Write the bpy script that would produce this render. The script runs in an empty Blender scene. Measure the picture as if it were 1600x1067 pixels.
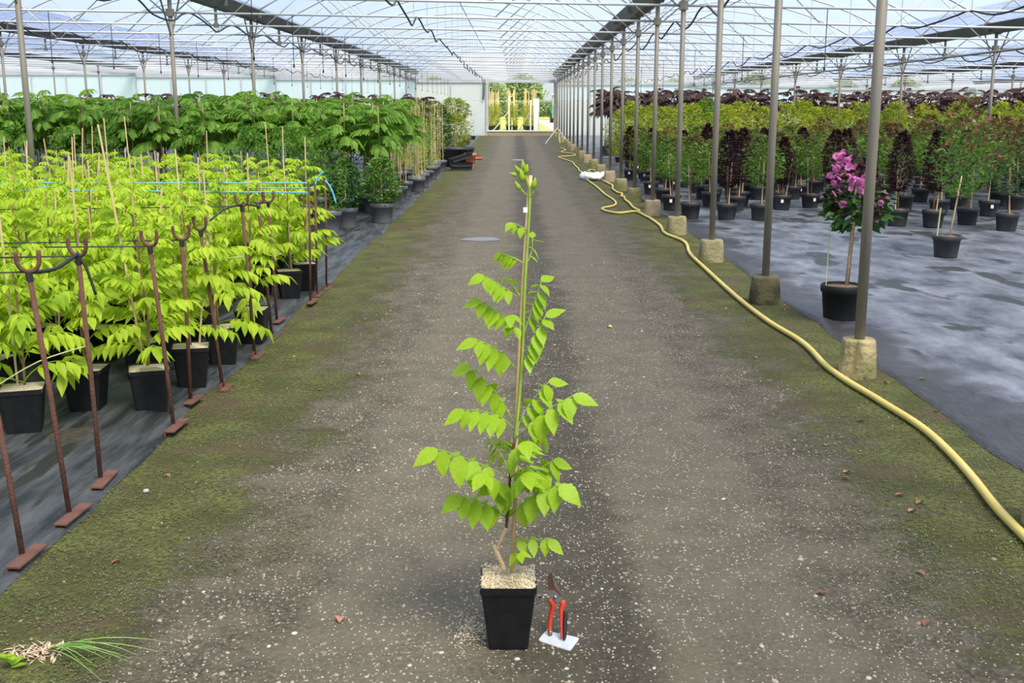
import bpy, math, random
import numpy as np
from mathutils import Vector, Matrix, noise
R = random.Random(7)
PI = math.pi
scene = bpy.context.scene
COL = scene.collection
# ------------------------------------------------------------------ camera
F, PITCH, YAW, CH = 1715.5, 0.21, 0.0024, 1.57
cam = bpy.data.cameras.new('camera')
cam.sensor_width = 36; cam.lens = F / 1600 * 36; cam.clip_start = 0.05; cam.clip_end = 2000
camo = bpy.data.objects.new('camera', cam); COL.objects.link(camo)
camo.location = (0, 0, CH); camo.rotation_euler = (PI / 2 - PITCH, 0, YAW)
scene.camera = camo
# ------------------------------------------------------------------ light
scene.view_settings.view_transform = 'Standard'; scene.view_settings.look = 'None'
scene.view_settings.gamma = 1; scene.view_settings.use_curve_mapping = False
scene.view_settings.exposure = 0.35
SUN_EL, SUN_AZ = math.radians(56), math.radians(150)     # azimuth from +Y towards +X
w = bpy.data.worlds.new('sky'); scene.world = w; w.use_nodes = True
wn = w.node_tree.nodes; wl = w.node_tree.links; wn.clear()
wo = wn.new('ShaderNodeOutputWorld'); wb = wn.new('ShaderNodeBackground')
sky = wn.new('ShaderNodeTexSky'); sky.sky_type = 'NISHITA'; sky.sun_disc = False
sky.sun_elevation = SUN_EL; sky.sun_rotation = SUN_AZ; sky.dust_density = 3.0; sky.air_density = 1.0
sm = wn.new('ShaderNodeMix'); sm.data_type = 'RGBA'
sc = wn.new('ShaderNodeVectorMath'); sc.operation = 'SCALE'; sc.inputs[3].default_value = 0.26
wl.new(sky.outputs[0], sc.inputs[0]); wl.new(sc.outputs[0], sm.inputs[6])
sm.inputs[7].default_value = (0.84, 0.91, 1.0, 1)
nz = wn.new('ShaderNodeTexNoise'); nz.inputs['Scale'].default_value = 2.2; nz.inputs['Detail'].default_value = 6
mr = wn.new('ShaderNodeMapRange'); mr.inputs[1].default_value = .35; mr.inputs[2].default_value = .65
mr.inputs[3].default_value = .62; mr.inputs[4].default_value = .95
tc = wn.new('ShaderNodeTexCoord'); wl.new(tc.outputs['Generated'], nz.inputs['Vector'])
wl.new(nz.outputs['Fac'], mr.inputs[0]); wl.new(mr.outputs[0], sm.inputs[0])
wl.new(sm.outputs[2], wb.inputs[0]); wb.inputs[1].default_value = 0.85
wl.new(wb.outputs[0], wo.inputs[0])
sl = bpy.data.lights.new('sun', 'SUN'); sl.energy = 8.2; sl.angle = math.radians(28); sl.color = (1, .88, .66)
so = bpy.data.objects.new('sun', sl); COL.objects.link(so)
sd = Vector((math.sin(SUN_AZ) * math.cos(SUN_EL), math.cos(SUN_AZ) * math.cos(SUN_EL), math.sin(SUN_EL)))
so.rotation_euler = sd.to_track_quat('Z', 'Y').to_euler(); so.location = (6, -8, 14)

# ------------------------------------------------------------------ places
def ss(a, b, x):
    t = min(1, max(0, (x - a) / (b - a))); return t * t * (3 - 2 * t)
def gz(y):                              # the floor climbs gently to the far gable
    return 0.175 * ss(18, 58, y)
def ray(x, y):
    a = (x - 800) / F; b = (533.5 - y) / F
    yy = math.cos(PITCH) + math.sin(PITCH) * b; zz = -math.sin(PITCH) + math.cos(PITCH) * b
    c, s = math.cos(YAW), math.sin(YAW)
    return c * a - s * yy, s * a + c * yy, zz
def clear_of_footings(pts, r):
    pts = [Vector(p) for p in pts]; out = [p.copy() for p in pts]
    for k in range(-1, 20):
        fx, fy = 2.05, 6.39 + 2.5*k; h = .112 if k == 0 else .132; worst = 0
        for p in pts:                   # square-ish block of half width h: how far must the hose step to the path side
            if abs(p.y - fy) < h + r and p.x > fx - h - r - .004: worst = max(worst, p.x - (fx - h - r - .004)) if p.x < fx + h else worst
        if worst:
            for p in out: p.x -= worst * math.exp(-(max(0, abs(p.y - fy) - h - r) / .35) ** 2)
    return out
def at(x, y, z=0.0):                    # a pixel on the floor
    X, Y, Z = ray(x, y); g = 0
    for i in range(12):
        t = (z + g - CH) / Z; g = gz(Y * t)
    return Vector((X * t, Y * t, z + g))
def px(x, y, Y0):                       # a pixel on a plane across the house at distance Y0
    X, Y, Z = ray(x, y); t = Y0 / Y
    return Vector((X * t, Y0, CH + Z * t))

TAKEN = []
def settle(p, r):                       # nudge a pot aside until its foot stands clear of posts, rods and other pots
    p = Vector(p)
    for it in range(60):
        moved = False
        for x, y, q in TAKEN:
            dx, dy = p.x - x, p.y - y; d = math.hypot(dx, dy); need = r + q
            if d < need - 1e-4:
                if d < 1e-4: dx, dy, d = 0., 1., 1.
                k = (need - d + .003) / d if d < need else 0
                if d == 1. and dx == 0.: k = need
                p.x += dx * k; p.y += dy * k; moved = True
        if not moved: break
    TAKEN.append((p.x, p.y, r)); return p
for _k in range(-1, 20): TAKEN.append((2.05, 6.39 + 2.5 * _k, .155))
for _x in (-4.95, 9.05, -11.95, 16.05, -18.95, 23.05):
    for _k in range(2, 20, 2): TAKEN.append((_x, 6.39 + 2.5 * _k, .155))
TAKEN += [(3.35, 29.5, .275), (3.9, 29.6, .275)]           # the tubs under the orange crate
# ------------------------------------------------------------------ mesh helpers
class MB:
    def __init__(s): s.v = []; s.f = []
    def add(s, vs, fs):
        n = len(s.v); s.v += [tuple(q) for q in vs]; s.f += [tuple(i + n for i in q) for q in fs]; return s
    def box(s, x0, x1, y0, y1, z0, z1):
        return s.add([(x0,y0,z0),(x1,y0,z0),(x1,y1,z0),(x0,y1,z0),(x0,y0,z1),(x1,y0,z1),(x1,y1,z1),(x0,y1,z1)],
                     [(0,3,2,1),(4,5,6,7),(0,1,5,4),(1,2,6,5),(2,3,7,6),(3,0,4,7)])
    def tube(s, pts, r, n=6, cap=True, flat=1.0):
        pts = [Vector(p) for p in pts]; m = len(pts)
        rs = r if isinstance(r, (list, tuple)) else [r] * m
        vs = []; prev = None
        for i, p in enumerate(pts):
            d = (pts[min(i + 1, m - 1)] - pts[max(i - 1, 0)])
            d = d.normalized() if d.length > 1e-9 else Vector((0, 0, 1))
            if prev is None:
                a = Vector((1, 0, 0)) if abs(d.x) < .8 else Vector((0, 1, 0))
                u = (a - d * a.dot(d)).normalized()
            else: u = (prev - d * prev.dot(d)).normalized()
            prev = u; q = d.cross(u)
            for k in range(n):
                t = 2 * PI * k / n
                vs.append(p + (u * math.cos(t) + q * math.sin(t) * flat) * rs[i])
        fs = [(i*n+k, i*n+(k+1)%n, (i+1)*n+(k+1)%n, (i+1)*n+k) for i in range(m-1) for k in range(n)]
        if cap: fs += [tuple(range(n))[::-1], tuple((m-1)*n + k for k in range(n))]
        return s.add(vs, fs)
    def lathe(s, prof, n=20, c=(0, 0, 0)):
        vs = [(c[0]+r*math.cos(2*PI*k/n), c[1]+r*math.sin(2*PI*k/n), c[2]+z) for r, z in prof for k in range(n)]
        m = len(prof)
        fs = [(i*n+k, i*n+(k+1)%n, (i+1)*n+(k+1)%n, (i+1)*n+k) for i in range(m-1) for k in range(n)]
        fs += [tuple(range(n))[::-1], tuple((m-1)*n + k for k in range(n))]
        return s.add(vs, fs)
    def squares(s, prof):               # rounded-square rings (half width, z)
        vs = []; n = 12
        for h, z in prof:
            c = h * .16
            for (sx, sy) in ((1,1),(-1,1),(-1,-1),(1,-1)):
                a0 = math.atan2(sy, sx) - PI / 4
                for j in range(3):
                    a = a0 + j * PI / 4
                    vs.append((sx*(h-c) + c*math.cos(a), sy*(h-c) + c*math.sin(a), z))
        m = len(prof)
        fs = [(i*n+k, i*n+(k+1)%n, (i+1)*n+(k+1)%n, (i+1)*n+k) for i in range(m-1) for k in range(n)]
        fs += [tuple(range(n))[::-1], tuple((m-1)*n + k for k in range(n))]
        return s.add(vs, fs)
    def poly(s, pts, thick):            # closed outline of points, given thickness along Y
        pts = [Vector(p) for p in pts]; n = len(pts)
        a = [p + Vector((0, -thick/2, 0)) for p in pts]; b = [p + Vector((0, thick/2, 0)) for p in pts]
        return s.add(a + b, [tuple(range(n)), tuple(range(2*n-1, n-1, -1))] + [(k, n+k, n+(k+1)%n, (k+1)%n) for k in range(n)])
    def mesh(s, name, m=None, smooth=False):
        me = bpy.data.meshes.new(name); me.from_pydata(s.v, [], s.f); me.update()
        if smooth: me.polygons.foreach_set('use_smooth', [True] * len(me.polygons))
        if m is not None: me.materials.append(m)
        return me
def link(name, me, parent=None, loc=None, rot=None, scale=None):
    o = bpy.data.objects.new(name, me); COL.objects.link(o)
    if parent is not None: o.parent = parent
    if loc is not None: o.location = loc
    if rot is not None: o.rotation_euler = rot
    if scale is not None: o.scale = scale if hasattr(scale, '__len__') else (scale,) * 3
    return o
def tag(o, label=None, cat=None, group=None, kind=None):
    for k, v in (('label', label), ('category', cat), ('group', group), ('kind', kind)):
        if v: o[k] = v
    return o
def thing(name, label, cat, loc=(0,0,0), rz=0, group=None):
    o = link(name, None, None, loc, (0, 0, rz)); o.empty_display_size = .1
    return tag(o, label, cat, group)
ORD = 'first second third fourth fifth sixth seventh eighth ninth tenth eleventh twelfth thirteenth fourteenth fifteenth sixteenth seventeenth eighteenth nineteenth twentieth'.split()
def bez(p0, p1, p2, n):
    p0, p1, p2 = Vector(p0), Vector(p1), Vector(p2)
    return [p0*(1-t)**2 + p1*2*t*(1-t) + p2*t*t for t in [i/(n-1) for i in range(n)]]
def smoothpath(pts, k=4):
    pts = [Vector(p) for p in pts]; out = []
    for i in range(len(pts)-1):
        a = pts[max(i-1,0)]; b = pts[i]; c = pts[i+1]; d = pts[min(i+2,len(pts)-1)]
        for j in range(k):
            t = j / k
            out.append(.5*((2*b) + (c-a)*t + (2*a-5*b+4*c-d)*t*t + (3*b-a-3*c+d)*t**3))
    out.append(pts[-1]); return out

# ------------------------------------------------------------------ materials
def mat(name, col, rough=.6, metal=0, spec=.5, var=None, scale=8, bump=0, bscale=40, detail=5, stretch=None, objrand=0):
    m = bpy.data.materials.new(name); m.use_nodes = True; nt = m.node_tree; b = nt.nodes['Principled BSDF']
    b.inputs['Base Color'].default_value = (*col, 1); b.inputs['Roughness'].default_value = rough
    b.inputs['Metallic'].default_value = metal; b.inputs['Specular IOR Level'].default_value = spec
    t = nt.nodes.new('ShaderNodeTexCoord'); vec = t.outputs['Object']
    if stretch:
        mp = nt.nodes.new('ShaderNodeMapping'); mp.inputs['Scale'].default_value = stretch
        nt.links.new(vec, mp.inputs[0]); vec = mp.outputs[0]
    if var:
        n = nt.nodes.new('ShaderNodeTexNoise'); n.inputs['Scale'].default_value = scale; n.inputs['Detail'].default_value = detail
        r = nt.nodes.new('ShaderNodeValToRGB'); r.color_ramp.elements[0].position = .35; r.color_ramp.elements[1].position = .65
        r.color_ramp.elements[0].color = (*col, 1); r.color_ramp.elements[1].color = (*var, 1)
        nt.links.new(vec, n.inputs['Vector']); nt.links.new(n.outputs['Fac'], r.inputs[0]); out = r.outputs[0]
        if objrand:
            oi = nt.nodes.new('ShaderNodeObjectInfo'); ad = nt.nodes.new('ShaderNodeMath'); ad.operation = 'MULTIPLY_ADD'
            ad.inputs[1].default_value = objrand; nt.links.new(oi.outputs['Random'], ad.inputs[0]); nt.links.new(n.outputs['Fac'], ad.inputs[2])
            sb = nt.nodes.new('ShaderNodeMath'); sb.operation = 'SUBTRACT'; sb.inputs[1].default_value = objrand / 2
            nt.links.new(ad.outputs[0], sb.inputs[0]); nt.links.new(sb.outputs[0], r.inputs[0])
        nt.links.new(out, b.inputs['Base Color'])
    if bump:
        n2 = nt.nodes.new('ShaderNodeTexNoise'); n2.inputs['Scale'].default_value = bscale; n2.inputs['Detail'].default_value = 6
        bp = nt.nodes.new('ShaderNodeBump'); bp.inputs['Strength'].default_value = bump; bp.inputs['Distance'].default_value = .02
        nt.links.new(vec, n2.inputs['Vector']); nt.links.new(n2.outputs['Fac'], bp.inputs['Height']); nt.links.new(bp.outputs[0], b.inputs['Normal'])
    return m
def leafmat(name, c1, c2, trans=.4, rough=.5, scale=6, tcol=None, island=True):
    m = mat(name, c1, rough, spec=.35, var=c2, scale=scale, objrand=.25); nt = m.node_tree
    b = nt.nodes['Principled BSDF']; tr = nt.nodes.new('ShaderNodeBsdfTranslucent'); mx = nt.nodes.new('ShaderNodeMixShader')
    src = b.inputs['Base Color'].links[0].from_socket
    if island:                          # each leaf of a crown has its own shade
        g = nt.nodes.new('ShaderNodeNewGeometry'); ra = nt.nodes.new('ShaderNodeValToRGB')
        ra.color_ramp.elements[0].color = (*c1, 1); ra.color_ramp.elements[1].color = (*c2, 1)
        mi = nt.nodes.new('ShaderNodeMix'); mi.data_type = 'RGBA'; mi.inputs[0].default_value = .6
        nt.links.new(g.outputs['Random Per Island'], ra.inputs[0]); nt.links.new(src, mi.inputs[6]); nt.links.new(ra.outputs[0], mi.inputs[7])
        src = mi.outputs[2]; nt.links.new(src, b.inputs['Base Color'])
    hs = nt.nodes.new('ShaderNodeHueSaturation'); hs.inputs['Value'].default_value = 1.5; hs.inputs['Saturation'].default_value = 1.05
    nt.links.new(src, hs.inputs['Color']); nt.links.new(hs.outputs[0], tr.inputs[0])
    mx.inputs[0].default_value = trans
    nt.links.new(b.outputs[0], mx.inputs[1]); nt.links.new(tr.outputs[0], mx.inputs[2])
    nt.links.new(mx.outputs[0], nt.nodes['Material Output'].inputs[0]); return m
M = {}
M['galv'] = mat('galvanised_steel', (.21,.20,.17), .55, .2, var=(.30,.265,.205), scale=3, stretch=(6,6,.6), bump=.05)
M['white_tube'] = mat('pale_galvanised_tube', (.52,.54,.55), .4, .3, var=(.62,.63,.63), scale=2)
M['gutter'] = mat('dull_zinc_gutter', (.12,.125,.13), .55, .2, var=(.17,.17,.17), scale=3)
M['concrete'] = mat('weathered_concrete', (.30,.24,.155), .95, var=(.38,.31,.20), scale=9, bump=.6, bscale=30)
M['rust'] = mat('rusty_steel', (.10,.042,.03), .85, .1, var=(.155,.068,.048), scale=14, bump=.3, bscale=90)
M['cane'] = mat('bamboo_cane', (.58,.40,.20), .55, var=(.66,.50,.28), scale=12, stretch=(1,1,.3), objrand=.3)
M['blackpot'] = mat('black_pot_plastic', (.006,.0065,.008), .5, spec=.3, var=(.011,.0115,.014), scale=20, bump=.08, bscale=120)
M['greypot'] = mat('grey_pot_plastic', (.10,.105,.12), .5, var=(.125,.13,.145), scale=10)
M['darkpot'] = mat('charcoal_pot_plastic', (.022,.024,.03), .5, var=(.035,.037,.042), scale=10)
M['mulch'] = mat('pale_chaff_mulch', (.66,.52,.35), .95, var=(.86,.76,.58), scale=90, bump=1, bscale=160)
M['flake'] = leafmat('chaff_flakes', (.66,.50,.31), (.92,.83,.66), .1, .9)
M['soil'] = mat('potting_soil', (.16,.10,.06), .95, var=(.30,.21,.13), scale=70, bump=1, bscale=120)
M['bark'] = mat('brown_stem', (.20,.105,.05), .7, var=(.30,.18,.09), scale=30)
M['oldbark'] = mat('pale_old_wood', (.42,.30,.18), .8, var=(.55,.43,.29), scale=40, bump=.4, bscale=90)
M['redstem'] = mat('dark_red_brown_stem', (.09,.03,.015), .5, var=(.13,.05,.02), scale=30)
M['greenstem'] = mat('green_stem', (.22,.34,.035), .5, var=(.30,.42,.06), scale=20)
M['lime'] = leafmat('lime_leaflets', (.20,.36,.01), (.36,.52,.03), .36, .5, 9)
M['lime2'] = leafmat('lime_foliage', (.22,.37,.008), (.46,.58,.04), .36, .6, 4)
M['limeflow'] = leafmat('lime_buds', (.28,.44,.03), (.36,.5,.05), .3)
M['albizia'] = leafmat('feathery_green', (.045,.135,.015), (.20,.36,.035), .34, .65, 3)
M['green'] = leafmat('mid_green_foliage', (.06,.16,.02), (.15,.30,.03), .3, .45, 3)
M['greenred'] = leafmat('green_with_red_tips', (.06,.13,.022), (.17,.085,.04), .3, .5, 5)
M['yellow'] = leafmat('yellow_green_foliage', (.17,.25,.02), (.36,.38,.04), .38, .55, 2)
M['purple'] = leafmat('dark_purple_foliage', (.022,.010,.012), (.06,.02,.022), .2, .45, 4)
M['purple2'] = leafmat('maroon_feathery', (.045,.022,.02), (.10,.045,.04), .25, .5, 3)
M['dkgreen'] = leafmat('dark_green_foliage', (.025,.085,.018), (.06,.15,.025), .25, .45, 4)
M['pink'] = leafmat('magenta_petals', (.48,.09,.33), (.78,.32,.60), .3, .6, 20)
M['mauve'] = leafmat('mauve_blossom', (.20,.05,.16), (.30,.09,.24), .3)
M['hose'] = mat('yellow_hose', (.62,.47,.10), .45, var=(.68,.54,.16), scale=3)
M['blackrub'] = mat('black_cable', (.015,.016,.018), .5, var=(.02,.02,.022), scale=10)
M['blue'] = mat('blue_string', (.10,.42,.62), .7, var=(.16,.5,.7), scale=30)
M['palestring'] = mat('pale_green_string', (.48,.55,.22), .6, var=(.55,.6,.3), scale=20)
M['whiteplastic'] = mat('white_plastic', (.75,.77,.78), .4, var=(.82,.83,.83), scale=10)
M['white'] = mat('white_paint', (.72,.72,.70), .6, var=(.78,.78,.76), scale=4)
M['red'] = mat('red_handle_coating', (.55,.045,.025), .35, var=(.62,.07,.04), scale=30)
M['steel'] = mat('worn_steel', (.33,.33,.33), .35, .8, var=(.45,.44,.42), scale=60)
M['rustblade'] = mat('tarnished_blade', (.14,.07,.05), .45, .5, var=(.22,.13,.10), scale=50)
M['copper'] = mat('brown_metal_ferrule', (.22,.14,.10), .35, .7, var=(.28,.2,.15), scale=30)
M['orange'] = mat('terracotta_plastic', (.52,.13,.05), .6, var=(.58,.17,.08), scale=8)
M['deadleaf'] = mat('dry_fallen_leaf', (.20,.075,.04), .8, var=(.38,.19,.12), scale=40, objrand=.4)
M['yellowleaf'] = mat('yellow_leaf', (.55,.50,.05), .6, var=(.62,.56,.1), scale=30)
M['stone'] = mat('pale_stone', (.36,.33,.29), .85, var=(.56,.52,.46), scale=20, objrand=.4)
M['green_veh'] = mat('green_cab_paint', (.07,.20,.17), .5, var=(.09,.24,.2), scale=3)
M['glass'] = mat('cab_glass', (.25,.35,.38), .1, var=(.3,.4,.43), scale=3)
M['grass'] = mat('mown_grass', (.20,.30,.05), .95, var=(.30,.36,.09), scale=1.5, bump=.5, bscale=20)
M['track'] = mat('pale_dirt_track', (.46,.36,.26), .95, var=(.54,.44,.33), scale=2, bump=.3)
M['grassblade'] = mat('green_grass_blade', (.10,.24,.03), .5, var=(.18,.32,.06), scale=8)
M['straw'] = mat('dry_straw', (.45,.33,.22), .9, var=(.58,.44,.32), scale=40)
M['tree'] = leafmat('hazy_tree_foliage', (.24,.33,.18), (.36,.45,.27), .25, .8, .3)  # leaf colour paled to stand for haze over distance
# thin roof film: lets most of the sky through, scatters the rest
def film(name, fac, col, tcol=(.66,.70,.78)):
    m = bpy.data.materials.new(name); m.use_nodes = True; nt = m.node_tree; nt.nodes.remove(nt.nodes['Principled BSDF'])
    t = nt.nodes.new('ShaderNodeBsdfTransparent'); t.inputs[0].default_value = (*tcol, 1)
    d = nt.nodes.new('ShaderNodeBsdfTranslucent'); d.inputs[0].default_value = (*col, 1)
    n = nt.nodes.new('ShaderNodeTexNoise'); n.inputs['Scale'].default_value = .8; n.inputs['Detail'].default_value = 4
    tcn = nt.nodes.new('ShaderNodeTexCoord'); nt.links.new(tcn.outputs['Object'], n.inputs['Vector'])
    mrn = nt.nodes.new('ShaderNodeMapRange'); mrn.inputs[3].default_value = fac - .12; mrn.inputs[4].default_value = fac + .12
    nt.links.new(n.outputs['Fac'], mrn.inputs[0])
    x = nt.nodes.new('ShaderNodeMixShader'); nt.links.new(mrn.outputs[0], x.inputs[0])
    nt.links.new(t.outputs[0], x.inputs[1]); nt.links.new(d.outputs[0], x.inputs[2])
    nt.links.new(x.outputs[0], nt.nodes['Material Output'].inputs[0]); return m
M['film'] = film('greenhouse_film', .28, (.36,.47,.76))
def panelmat(name, col, trans):
    m = mat(name, col, .5, var=tuple(c*.94 for c in col), scale=2, stretch=(3,1,.4)); nt = m.node_tree; b = nt.nodes['Principled BSDF']
    t = nt.nodes.new('ShaderNodeBsdfTranslucent'); t.inputs[0].default_value = (*[min(1, c*1.1) for c in col], 1)
    x = nt.nodes.new('ShaderNodeMixShader'); x.inputs[0].default_value = trans
    nt.links.new(b.outputs[0], x.inputs[1]); nt.links.new(t.outputs[0], x.inputs[2]); nt.links.new(x.outputs[0], nt.nodes['Material Output'].inputs[0])
    return m
M['panel'] = panelmat('twinwall_panel', (.80,.83,.82), .45)
M['clearpanel'] = panelmat('pale_blue_sheet', (.80,.88,.96), .55)

def ground_mat():
    m = bpy.data.materials.new('mossy_tarmac_with_gravel'); m.use_nodes = True; nt = m.node_tree; b = nt.nodes['Principled BSDF']
    N = nt.nodes.new; L = nt.links.new
    geo = N('ShaderNodeNewGeometry'); sep = N('ShaderNodeSeparateXYZ'); L(geo.outputs['Position'], sep.inputs[0])
    def noise_(s, d=6, rough=.6):
        n = N('ShaderNodeTexNoise'); n.inputs['Scale'].default_value = s; n.inputs['Detail'].default_value = d; n.inputs['Roughness'].default_value = rough
        L(geo.outputs['Position'], n.inputs['Vector']); return n.outputs['Fac']
    def math_(op, a, c, clamp=False):
        n = N('ShaderNodeMath'); n.operation = op; n.use_clamp = clamp
        for i, q in enumerate((a, c)):
            if isinstance(q, (int, float)): n.inputs[i].default_value = q
            else: L(q, n.inputs[i])
        return n.outputs[0]
    def rng(v, a, c, o0=0., o1=1.):
        n = N('ShaderNodeMapRange'); n.interpolation_type = 'SMOOTHSTEP'; L(v, n.inputs[0])
        for i, q in enumerate((a, c, o0, o1)): n.inputs[i+1].default_value = q
        return n.outputs[0]
    def mix(f, a, c):
        n = N('ShaderNodeMix'); n.data_type = 'RGBA'
        if isinstance(f, float): n.inputs[0].default_value = f
        else: L(f, n.inputs[0])
        for i, q in ((6, a), (7, c)):
            if isinstance(q, tuple): n.inputs[i].default_value = (*q, 1)
            else: L(q, n.inputs[i])
        return n.outputs[2]
    fine = noise_(60); mid = noise_(5); big = noise_(1.3)
    base = mix(rng(mid, .35, .65), (.052,.044,.030), (.105,.090,.062))
    base = mix(rng(fine, .4, .7), base, (.135,.117,.082))
    # two pale wheel tracks and a darker algae strip along the middle
    xj = math_('ADD', sep.outputs[0], math_('MULTIPLY', math_('SUBTRACT', big, .5), .5))
    def band(c, hw): return rng(math_('ABSOLUTE', math_('SUBTRACT', xj, c), 0), hw * .45, hw, 1., 0.)
    base = mix(math_('MULTIPLY', band(.22, .24), .5), base, (.035,.032,.024))
    base = mix(math_('MULTIPLY', math_('ADD', band(-.35, .42), band(.72, .38), True), .32), base, (.18,.158,.115))
    # gravel chips
    v = N('ShaderNodeTexVoronoi'); v.inputs['Scale'].default_value = 85; L(geo.outputs['Position'], v.inputs['Vector'])
    chip = rng(v.outputs['Distance'], .22, .34, 1., 0.)
    sepc = N('ShaderNodeSeparateColor'); L(v.outputs['Color'], sepc.inputs[0])
    pick = math_('MULTIPLY', chip, rng(math_('ADD', sepc.outputs[0], math_('MULTIPLY', math_('SUBTRACT', noise_(2.2), .5), 1.2)), .40, .5))
    cc = N('ShaderNodeValToRGB'); e = cc.color_ramp.elements; e[0].color = (.10,.09,.075,1); e[1].color = (.60,.55,.46,1)
    x = e.new(.5); x.color = (.26,.23,.19,1); L(sepc.outputs[1], cc.inputs[0])
    base = mix(pick, base, cc.outputs[0])
    # moss along both edges
    ax = math_('ADD', math_('ABSOLUTE', math_('SUBTRACT', sep.outputs[0], .22), 0), math_('MULTIPLY', math_('SUBTRACT', noise_(1.6), .5), 1.5))
    mf = math_('ADD', rng(ax, .90, 1.75), math_('MULTIPLY', math_('SUBTRACT', noise_(11, 9, .75), .5), 2.0), True)
    mfac = rng(mf, .22, .80)
    mc = mix(rng(noise_(3), .38, .62), (.075,.080,.018), (.145,.155,.040))
    mc = mix(rng(noise_(45), .38, .66), mc, (.045,.045,.018))
    mc = mix(rng(noise_(2.3, 8), .50, .66), mc, (.092,.066,.038))
    col = mix(math_('MULTIPLY', mfac, .92), base, mc)
    L(col, b.inputs['Base Color']); b.inputs['Roughness'].default_value = .82; b.inputs['Specular IOR Level'].default_value = .2
    hb = math_('ADD', math_('MULTIPLY', pick, .5), math_('ADD', math_('MULTIPLY', fine, .5), math_('MULTIPLY', math_('MULTIPLY', noise_(70), mfac), 1.5)))
    bp = N('ShaderNodeBump'); bp.inputs['Strength'].default_value = .7; bp.inputs['Distance'].default_value = .012
    L(hb, bp.inputs['Height']); L(bp.outputs[0], b.inputs['Normal']); return m
M['ground'] = ground_mat()

def fabric_mat(name, c1, c2, rough, edge_x=None, mscale=(1.5,.75,1), mrot=.35):
    m = bpy.data.materials.new(name); m.use_nodes = True; nt = m.node_tree; b = nt.nodes['Principled BSDF']
    N = nt.nodes.new; L = nt.links.new
    geo = N('ShaderNodeNewGeometry'); mp = N('ShaderNodeMapping'); L(geo.outputs['Position'], mp.inputs[0]); mp.inputs['Scale'].default_value = mscale
    mp.inputs['Rotation'].default_value = (0, 0, mrot)
    n = N('ShaderNodeTexNoise'); n.inputs['Scale'].default_value = 2.2; n.inputs['Detail'].default_value = 9; n.inputs['Roughness'].default_value = .62; L(mp.outputs[0], n.inputs['Vector'])
    r = N('ShaderNodeValToRGB'); e = r.color_ramp.elements; e[0].position = .36; e[1].position = .68; e[0].color = (*c1, 1); e[1].color = (*c2, 1)
    L(n.outputs['Fac'], r.inputs[0])
    # dirty damp patches with their own outlines
    n3 = N('ShaderNodeTexNoise'); n3.inputs['Scale'].default_value = 1.5; n3.inputs['Detail'].default_value = 7; L(mp.outputs[0], n3.inputs['Vector'])
    r3 = N('ShaderNodeMapRange'); r3.inputs[1].default_value = .57; r3.inputs[2].default_value = .62; L(n3.outputs['Fac'], r3.inputs[0])
    mx = N('ShaderNodeMix'); mx.data_type = 'RGBA'; L(r3.outputs[0], mx.inputs[0]); L(r.outputs[0], mx.inputs[6]); mx.inputs[7].default_value = (.022,.022,.016,1)
    if edge_x is not None:              # soil washed over the strip along the path
        sp = N('ShaderNodeSeparateXYZ'); L(geo.outputs['Position'], sp.inputs[0]); n4 = N('ShaderNodeTexNoise'); n4.inputs['Scale'].default_value = 2.5; n4.inputs['Detail'].default_value = 7; L(geo.outputs['Position'], n4.inputs['Vector'])
        a4 = N('ShaderNodeMath'); a4.operation = 'MULTIPLY_ADD'; a4.inputs[1].default_value = -.9; L(n4.outputs['Fac'], a4.inputs[0]); L(sp.outputs[0], a4.inputs[2])
        r4 = N('ShaderNodeMapRange'); r4.inputs[1].default_value = edge_x - .12; r4.inputs[2].default_value = edge_x - .42; r4.inputs[3].default_value = 0; r4.inputs[4].default_value = .9; L(a4.outputs[0], r4.inputs[0])
        m4 = N('ShaderNodeMix'); m4.data_type = 'RGBA'; L(r4.outputs[0], m4.inputs[0]); L(mx.outputs[2], m4.inputs[6]); m4.inputs[7].default_value = (.026,.024,.022,1); mx = m4
    L(mx.outputs[2], b.inputs['Base Color'])
    b.inputs['Roughness'].default_value = rough; b.inputs['Specular IOR Level'].default_value = .6
    wv = N('ShaderNodeTexWave'); wv.inputs['Scale'].default_value = 30; wv.inputs['Distortion'].default_value = 1; L(geo.outputs['Position'], wv.inputs['Vector'])
    ad = N('ShaderNodeMath'); ad.operation = 'MULTIPLY_ADD'; ad.inputs[1].default_value = .015; L(wv.outputs['Fac'], ad.inputs[0]); L(n.outputs['Fac'], ad.inputs[2])
    bp = N('ShaderNodeBump'); bp.inputs['Strength'].default_value = .9; bp.inputs['Distance'].default_value = .10; L(ad.outputs[0], bp.inputs['Height']); L(bp.outputs[0], b.inputs['Normal'])
    return m
M['fabR'] = fabric_mat('worn_ground_cover', (.05,.055,.072), (.235,.245,.285), .38, 2.42)
M['fabL'] = fabric_mat('worn_dark_ground_cover', (.013,.016,.019), (.115,.12,.13), .5, None, (4.5,.7,1), -.12)

# ------------------------------------------------------------------ the floor and the sheets
def grid(xs, ys, zf):
    mb = MB(); nx = len(xs)
    mb.v = [(x, y, zf(x, y)) for y in ys for x in xs]
    mb.f = [(j*nx+i, j*nx+i+1, (j+1)*nx+i+1, (j+1)*nx+i) for j in range(len(ys)-1) for i in range(nx-1)]
    return mb
def lin(a, b, n): return [a + (b - a) * i / (n - 1) for i in range(n)]
ys = lin(-6, 18, 5) + lin(20, 58, 20)
fl = link('floor', grid(lin(-34, 34, 3), ys, lambda x, y: gz(y)).mesh('floor', M['ground'])); tag(fl, kind='structure')
tag(fl, 'grey mossy tarmac path set with pale gravel chips')
YR = [2 + 62 * (i / 150) ** 1.9 for i in range(151)]; YR = [min(y, 56.2) for y in YR if y < 57]
def edge(y, a, s): return a + .05 * noise.noise(Vector((s, y * .9, 0))) + .025 * noise.noise(Vector((s, y * 3.1, 0)))
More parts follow.
